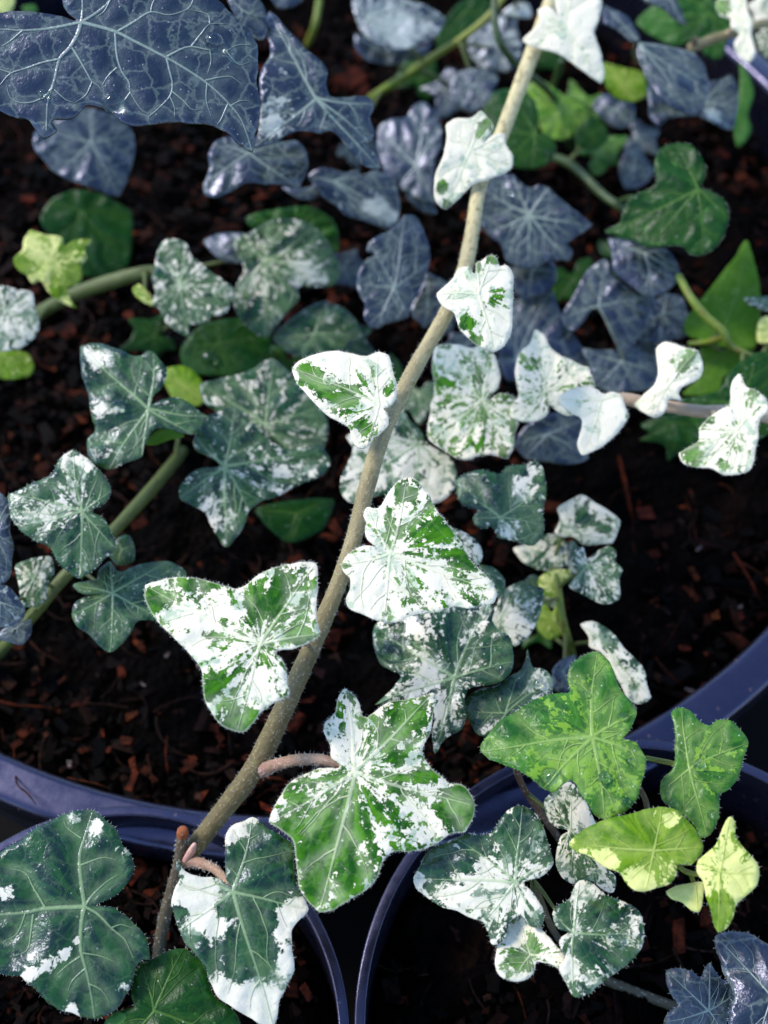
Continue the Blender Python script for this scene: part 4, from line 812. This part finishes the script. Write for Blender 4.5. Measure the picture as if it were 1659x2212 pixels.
leaf('Q13', 'B', 'A3', (870, 980), '780,1000* 820,880 880,828* 930,920 982,1000* 940,1080 820,1122*', kind='dark', z=8, g=0.8)
leaf('Q14', 'B', 'A3', (60, 260), '0,150* 80,90 170,160 202,260* 180,400 60,422* -60,380 -122,250* -60,180', kind='dark', z=16, g=0.6)
leaf('Q14b', 'B', 'A3', (170, 60), '85,80* 160,20 242,20* 262,100 180,102*', kind='dark', z=20, g=0.3, sec=False)
leaf('Q15', 'B', 'A2', (1370, 500), '1220,480* 1300,410 1420,408* 1500,440 1480,530 1430,642* 1320,660 1240,602*', kind='dark', z=20, g=0.8)
leaf('A0', 'B', 'A1', (40, 10), '-40,-40* 90,-20* 80,40 40,92* -30,60', kind='lime', z=30, g=0.1, sec=False)
leaf('A0b', 'B', 'A1', (170, 50), '125,40* 210,28* 222,70 160,84*', kind='plain', z=25, g=0.3, sec=False)

# ------------------------------------------------------------------ marbled plant along the left
leaf('V1', 'V', 'B1', (310, 215), '180,30* 260,60 370,80 380,130 420,100 542,95* 500,150 510,200 480,240 492,300* 450,360 400,370 410,430 457,497* 370,460 290,400 230,330 200,350 150,290 110,270* 80,200 130,150 140,90', kind='lime', z=26, g=0.5, blobs='260,130,90,-.1;120,230,50,.4;430,300,60,.4;430,160,60,.1;350,400,60,.2', petto=(140, 645, 14))
leaf('V2', 'V', 'B1', (30, 500), '-60,380* 0,360 100,380 190,400* 210,500 237,600* 180,690 90,740 0,747* -80,700 -122,550*', kind='marble', z=28, g=0.42)
leaf('V2b', 'V', 'B1', (60, 790), '-30,750* 80,745 160,760* 202,850 180,892* 90,915 0,912*', kind='lime', z=14, g=0.8)
leaf('V3', 'V', 'B1', (1065, 345), '940,130* 980,90 1050,88 1100,108* 1130,180 1180,220 1250,280* 1330,330 1385,380 1370,452* 1320,530 1250,550 1200,592* 1120,590 1110,662* 1040,630 980,580 940,500 900,472* 920,400 900,330 910,260 920,190', kind='marble', z=27, g=0.6, rip=1.0)
leaf('V3b', 'V', 'B1', (850, 370), '780,380* 820,350 870,390 917,482* 850,460 800,420', kind='lime', z=26, g=0.5, sec=False)
leaf('V4', 'V', 'F', (574, 560), '505,520* 540,500 580,478* 620,470 680,490 707,518* 724,551 738,591* 724,613 680,620 647,622 647,646* 625,668 599,704 574,730* 548,719 519,690 504,650* 512,613 526,580 512,551', kind='marble', z=22, g=0.7, blobs='660,580,40,-.3;545,620,40,-.2', vw=1.2)
leaf('V4b', 'V', 'F', (545, 540), '438,520* 480,503 540,508* 570,540 540,565 480,562*', kind='dark', z=20, g=0.9)
leaf('V4c', 'V', 'F', (640, 500), '530,470* 600,450 680,448* 722,480 732,540* 640,562*', kind='plain', z=16, g=0.7)
leaf('V5', 'V', 'B1', (1300, 700), '1060,750* 1150,620 1300,560* 1450,560 1602,650* 1590,760 1520,850 1350,892* 1200,890 1090,862*', kind='plain', z=12, g=1.4, quilt=0.3, vw=0.6)
leaf('V6', 'V', 'B1', (880, 1090), '475,710* 540,695 620,705 700,740 780,770 830,775 870,745 910,753* 950,800 980,850 970,920 950,960 905,1010 892,1060 960,1030 1050,1020 1130,1060 1180,1110 1242,1140* 1200,1180 1150,1242* 1080,1230 1000,1205 930,1200 890,1230 855,1310 840,1370* 740,1410 640,1452* 570,1420 520,1350 515,1260 550,1230 545,1150 530,1050 500,950 480,850', kind='marble', z=36, g=0.88, blobs='560,780,60,-.35;640,1330,90,-.3;600,1090,60,-.3', rip=0.9, vw=1.1)
leaf('V6b', 'V', 'B1', (960, 1225), '860,1302* 900,1240 960,1205 1030,1210 1092,1250* 1000,1272 920,1300', kind='back', z=31, g=1.0, sec=False)
leaf('V7', 'V', 'F', (486, 1008), '420,940* 440,905 470,890 510,878* 560,930 620,970 692,960* 715,1000 690,1030 640,1050 590,1075 560,1085 540,1105* 520,1150 490,1184* 465,1150 440,1105 410,1090 388,1075* 392,1050 410,1025 440,1010 475,1005 450,985 425,970', kind='marble', z=27, g=0.72, blobs='480,1130,50,-.15;620,1020,60,-.1', vw=1.2, rip=0.8)
leaf('V8', 'V', 'F', (574, 918), '430,830* 480,815 540,800 590,773* 620,800 650,830 692,880* 710,920 690,980 640,987* 590,950 560,940 510,930 468,890* 440,865', kind='marble', z=20, g=0.68, vw=1.2)
leaf('V8b', 'V', 'F', (680, 720), '590,730* 640,680 702,650* 760,680 782,730* 720,760 640,772*', kind='marble', z=15, g=0.8)
leaf('V8c', 'V', 'F', (400, 835), '350,800* 400,790 440,830 442,870* 390,882*', kind='lime', z=16, g=1.2)
leaf('W1', 'V', 'F', (177, 1104), '157,971* 128,993 110,1022 73,1044 37,1059 15,1068* 18,1086 24,1119 37,1137* 73,1166 106,1184 121,1206 146,1236 175,1252* 197,1236 227,1206 250,1184* 241,1148 223,1119 197,1104 219,1093 239,1060* 227,1031 205,1008 183,986', kind='marble', z=36, g=0.62, blobs='130,1190,50,.1;230,1050,30,.4;210,1160,40,.25;90,1070,30,.3;100,1100,40,-.25;170,1000,30,-.2', hairs=True, vw=1.1)
leaf('W2', 'V', 'C1', (665, 685), '430,640* 520,610 570,600 590,540 650,498* 700,560 800,520 900,500 1000,498* 1100,560 1080,700 960,842* 810,850 770,930 720,985 650,1034* 580,990 530,930 450,880 423,820* 440,750 510,705 610,690 500,690 450,665', kind='marble', z=28, g=0.85, vw=1.0)
leaf('W2b', 'V', 'C1', (720, 430), '690,360* 760,340 792,400* 790,500 690,522* 650,470', kind='marble', z=25, g=0.9, sec=False)
leaf('W3', 'V', 'C1', (-30, 330), '-80,80* 0,90 50,150* 65,240 60,330 82,400* 70,500 50,600 0,642* -90,600', kind='dark', z=34, g=0.85)
leaf('W4', 'V', 'C1', (0, 740), '-80,650* 40,640 100,700 152,790* 130,840 60,880 0,897* -90,850', kind='dark', z=31, g=0.75)
leaf('W5', 'V', 'C1', (200, 600), '90,520* 190,480 300,468* 320,560 280,640 272,722* 210,770 130,762* 110,640', kind='marble', z=26, g=0.5)
leaf('W6', 'V', 'C1', (100, 890), '0,910* 100,860 182,840* 180,930 130,992* 40,970 -40,952*', kind='dark', z=22, g=0.9)
# ------------------------------------------------------------------ dim foliage deep in the large pot
for i, (pk, u, v, R, rot, kd, z, g) in enumerate([
    ('V', 335, 725, 48, 200, 'plain', 5, 1.2), ('V', 620, 785, 50, 250, 'plain', 6, 1.2), ('V', 745, 735, 48, -30, 'marble', 9, .9),
    ('V', 835, 840, 48, 80, 'plain', 7, 1.1), ('V', 905, 850, 46, -90, 'marble', 14, .7), ('V', 740, 580, 42, 0, 'dark', 8, 1.1), ('B', 990, 190, 55, 240, 'dark', 9, .8),
    ('B', 905, 175, 50, 60, 'plain', 5, 1.2), ('B', 950, 660, 45, -80, 'dark', 7, 1.1), ('B', 1240, 600, 55, -70, 'plain', 6, 1.2), ('B', 1335, 555, 50, 20, 'plain', 7, 1.2), ('B', 1425, 775, 48, 160, 'dark', 6, 1.1),
    ('B', 1250, 880, 45, -60, 'plain', 5, 1.1), ('B', 1470, 935, 50, 190, 'plain', 5, 1.2), ('B', 1290, 330, 46, 30, 'green', 7, .8), ('B', 1080, 90, 46, 120, 'dark', 9, .8), ('B', 1375, 300, 40, -40, 'dark', 6, 1.1),
    ('B', 765, 310, 42, -20, 'dark', 8, 1.1), ('B', 1130, 760, 46, -100, 'dark', 7, 1.1), ('B', 1000, 760, 42, 60, 'dark', 7, 1.1), ('N', 1150, 1280, 40, -30, 'marble', 7, .7),
    ('N', 1170, 1355, 36, 230, 'plain', 4, 1.1), ('N', 1225, 1215, 34, 80, 'marble', 8, .6), ('B', 1250, 250, 48, 100, 'green', 6, .6), ('B', 1180, 110, 44, -60, 'plain', 6, 1.0), ('B', 1010, 330, 40, 30, 'plain', 7, 1.2), ('V', 660, 870, 40, 10, 'marble', 8, .8)]):
    generic('G%d' % i, pk, u, v, R, rot, kd, z, g)
petioles()

# ------------------------------------------------------------------ water drops
for key, tl, x, y, r, lab in [
    ('BIG', 'A1', 1272, 255, 62, 'large round water drop near the pointed tip of the big blue-grey leaf'),
    ('BIG', 'A1', 672, 612, 66, 'large water drop at the ragged lower edge of the big blue-grey leaf'),
    ('BIG', 'A1', 258, 560, 34, 'tall water drop on the vein of the big blue-grey leaf'),
    ('BIG', 'A1', 828, 515, 17, 'tiny water drop in the middle of the big blue-grey leaf'),
    ('S6', 'A2', 487, 678, 26, 'small water drop on the long dark leaf beside the big leaf'),
    ('S1', 'A3', 130, 1145, 30, 'water drop on the dark star-veined leaf behind the trailing stem'),
    ('S3', 'B2', 780, 305, 34, 'water drop on the dark purple-blue rounded leaf behind the trailing stem'),
    ('N1', 'C2', 862, 1040, 58, 'large water drop on the marbled leaf below the speckled white leaf'),
    ('N1', 'C2', 1492, 1118, 30, 'small water drop at the right lobe of the marbled leaf'),
    ('N3', 'C2', 1328, 135, 52, 'large water drop on the dark wavy leaf with several drops'),
    ('N3', 'C2', 1428, 15, 24, 'small water drop on the upper lobe of the dark wavy leaf'),
    ('N3', 'C2', 1492, 70, 34, 'oval water drop beside the vein of the dark wavy leaf'),
    ('N3', 'C3', 310, 115, 34, 'water drop at the outer edge of the dark wavy leaf'),
    ('R5', 'D3', 375, 215, 72, 'largest water drop, at the notch of the fresh green leaf'),
    ('R5', 'C3', 800, 1420, 34, 'water drop on the upper side lobe of the fresh green leaf'),
    ('R5', 'C3', 580, 1285, 26, 'flat water drop on the top lobe of the fresh green leaf'),
    ('R5', 'D3', 690, 205, 40, 'long water drop along the vein of the fresh green leaf'),
    ('R5', 'D3', 845, 110, 28, 'small water drop at the lower edge of the fresh green leaf'),
    ('R5', 'D3', 820, 350, 34, 'water drop near the bottom tip of the fresh green leaf'),
    ('R6', 'D3', 1255, 135, 42, 'water drop at the centre of the small green leaf by the rim'),
    ('R6', 'D3', 1335, 430, 36, 'water drop near the lower tip of the small green leaf'),
    ('R6', 'D3', 1100, 355, 34, 'water drop on the side lobe of the small green leaf'),
    ('R6', 'C3', 1270, 1650, 20, 'tiny water drop on the upper lobe of the small green leaf'),
    ('R2', 'D3', 745, 1155, 46, 'water drop on the marbled dark leaf with pointed lower tip'),
    ('V6', 'B1', 695, 1080, 46, 'water drop between the veins of the glossy wavy leaf'),
    ('V5', 'B1', 1240, 790, 44, 'bluish water drop on the dark shaded round leaf'),
    ('N9', 'C3', 300, 1225, 34, 'white-glinting water drop on the dark green leaf under the marbled one'),
    ('Q8', 'A3', 355, 908, 24, 'small water drop on the plain dark round leaf'),
]:
    drop(key, tl, x, y, r, lab)

# ------------------------------------------------------------------ larger bark chips and fibres lying on the soil
rs = np.random.RandomState(5)
def single(name, v, f, tint, label, cat, group, smooth=False):
    c = v.mean(0); o = mesh_obj(name, v - c, f, CHIP, None, c, smooth, {'tint': np.repeat(np.array(tint)[None], len(v), 0)}); return tag(o, label, cat, group)
CH = [(1395, 1110, 11, 'grey-brown rounded bark lump on the soil beside the long orange straw'), (1500, 1240, 7, 'reddish bark chip on the open soil right of the small marbled leaf'),
 (1545, 1330, 6, 'red bark chip among the crumbs near the large rim'), (1440, 1320, 5, 'small red bark chip on the soil above the spotted pale leaf'),
 (285, 1545, 5, 'small red bark chip below the speckled heart-shaped white leaf'), (275, 1600, 6, 'orange-red bark chip beside the upright orange fibre'),
 (185, 1515, 4, 'tiny pinkish bark chip near the straight orange fibre'), (100, 1585, 5, 'orange bark chip on the soil above the crooked rootlet'),
 (235, 1620, 5, 'brown bark chip on the soil beside the thin wavy fibre'), (640, 1560, 9, 'reddish bark chip behind the lower trailing stem'),
 (680, 1450, 12, 'large rusty bark lump behind the trailing stem and speckled leaf'), (660, 1510, 9, 'rusty bark lump just under the large one behind the stem'),
 (575, 1745, 7, 'rounded red-brown bark chip by the rim under the variegated leaf'), (1520, 1480, 4, 'tiny red bark chip touching the inner large rim'),
 (1600, 1330, 6, 'red bark chip under the forked brown straw'), (1480, 1400, 5, 'brown bark chip between the spotted pale leaf and the rim'),
 (105, 720, 6, 'dark red bark chip under the lime variegated leaf'), (230, 730, 5, 'dark red bark chip below the thick olive stem'),
 (120, 850, 5, 'small bark chip on the soil left of the glossy wavy leaf'), (1560, 330, 8, 'brown bark chip on the soil below the drooping dark leaf'),
 (1600, 380, 7, 'red-brown bark chip on the soil beside the plain green three-lobed leaf'), (60, 430, 9, 'dull red bark lump under the big blue-grey leaf'),
 (760, 170, 16, 'large reddish bark piece beside the long dark leaf and yellow stem'), (1330, 240, 10, 'reddish bark piece among the green stems beside the white star leaf')]
for u, v, s, lab in CH:
    p = at_z(u, v, 0.002); ve, fa = chip_geo(p, s * per_u(p) * 3.2, rs)
    single('bark_chip', ve, fa, [c * rs.uniform(1.2, 2.0) for c in [(0.14, 0.04, 0.02), (0.10, 0.035, 0.02), (0.17, 0.055, 0.022), (0.045, 0.028, 0.025)][rs.randint(4)]], lab, 'bark chip', 'bark chips on the soil')
def fibre(pts, w, tint, label, group=None, name='root_fibre'):
    Wp = [at_z(u, v, z / 1000) for u, v, z in pts]; R = [w * per_u(q) / 2 for q in Wp]; R[-1] *= 0.4
    P, R = smooth_path(Wp, R, 5); v, f = tube_geo(P, R, 6); single(name, v, f, tint, label, 'fibre', group, True)
OR = (0.20, 0.055, 0.02)
fibre([(1338, 985, 2), (1350, 1040, 3), (1360, 1090, 3), (1370, 1130, 1)], 10, OR, 'long orange straw lying on the soil below the pale runner')
fibre([(1585, 1195, 3), (1610, 1235, 4), (1630, 1270, 4), (1645, 1300, 2)], 7, OR, 'orange straw on the crumbly soil near the large rim')
fibre([(1600, 1215, 3), (1625, 1228, 4), (1650, 1245, 3)], 6, (0.14, 0.06, 0.03), 'short forked brown straw touching the orange straw near the rim')
fibre([(1415, 1420, 2), (1440, 1450, 3), (1475, 1483, 2)], 5, OR, 'thin orange straw close to the green leaf by the rim')
fibre([(0, 1515, 2), (40, 1524, 3), (80, 1526, 3), (120, 1532, 2)], 6, OR, 'straight orange fibre on the soil beside the left marbled leaves')
fibre([(65, 1385, 2), (90, 1410, 3), (120, 1425, 3), (148, 1450, 1)], 5, (0.09, 0.04, 0.025), 'curved brown rootlet below the left olive stem')
fibre([(362, 1590, 2), (358, 1630, 3), (362, 1660, 3), (364, 1680, 1)], 5, OR, 'upright orange fibre on the soil below the speckled leaf')
fibre([(318, 1630, 2), (325, 1665, 3), (330, 1690, 3), (330, 1705, 2)], 4, (0.12, 0.06, 0.03), 'thin wavy brown fibre above the large rim')
fibre([(145, 1680, 5), (185, 1688, 6), (215, 1695, 7), (245, 1708, 6)], 4, (0.16, 0.07, 0.03), 'brown fibre hanging along the inner side of the large rim')
fibre([(30, 1620, 3), (33, 1670, 9), (38, 1695, 11.5), (60, 1715, 12), (78, 1738, 11)], 4, OR, 'crooked orange rootlet lying across the large rim')
fibre([(575, 1680, 4), (600, 1682, 6), (625, 1692, 5)], 7, OR, 'orange fibre under the pink leaf stalk')
for u, v, lab in [(360, 1415, 'pale grain on the soil left of the heart-shaped speckled leaf'), (310, 1478, 'pale grain on the soil below the left dark marbled leaf'), (1280, 1395, 'white grain beside the yellow-green stem base'),
    (1510, 1185, 'pale grain on the open soil above the crumbs'), (1600, 1310, 'pale grain by the forked straw near the large rim'), (1490, 1490, 'white grain lying against the inner large rim'),
    (1300, 2055, 'pale grain on the small pot soil beside the marbled leaf'), (1330, 2085, 'pale grain on the small pot soil under the marbled leaf tip'), (1075, 1740, 'pale grain between the variegated leaf and the green leaf'),
    (150, 1650, 'pale grain on the soil just above the large rim'), (700, 1332, 'pale grain on the soil beside the joint of the trailing stem')]:
    z = 0.002 if v < 1800 else SZ - 0.010
    p = at_z(u, v, z); ve, fa = chip_geo(p, 6 * per_u(p) * 2, rs)
    single('perlite_grain', ve, fa, (0.6, 0.7, 0.8), lab, 'grain', 'pale grains in the soil')
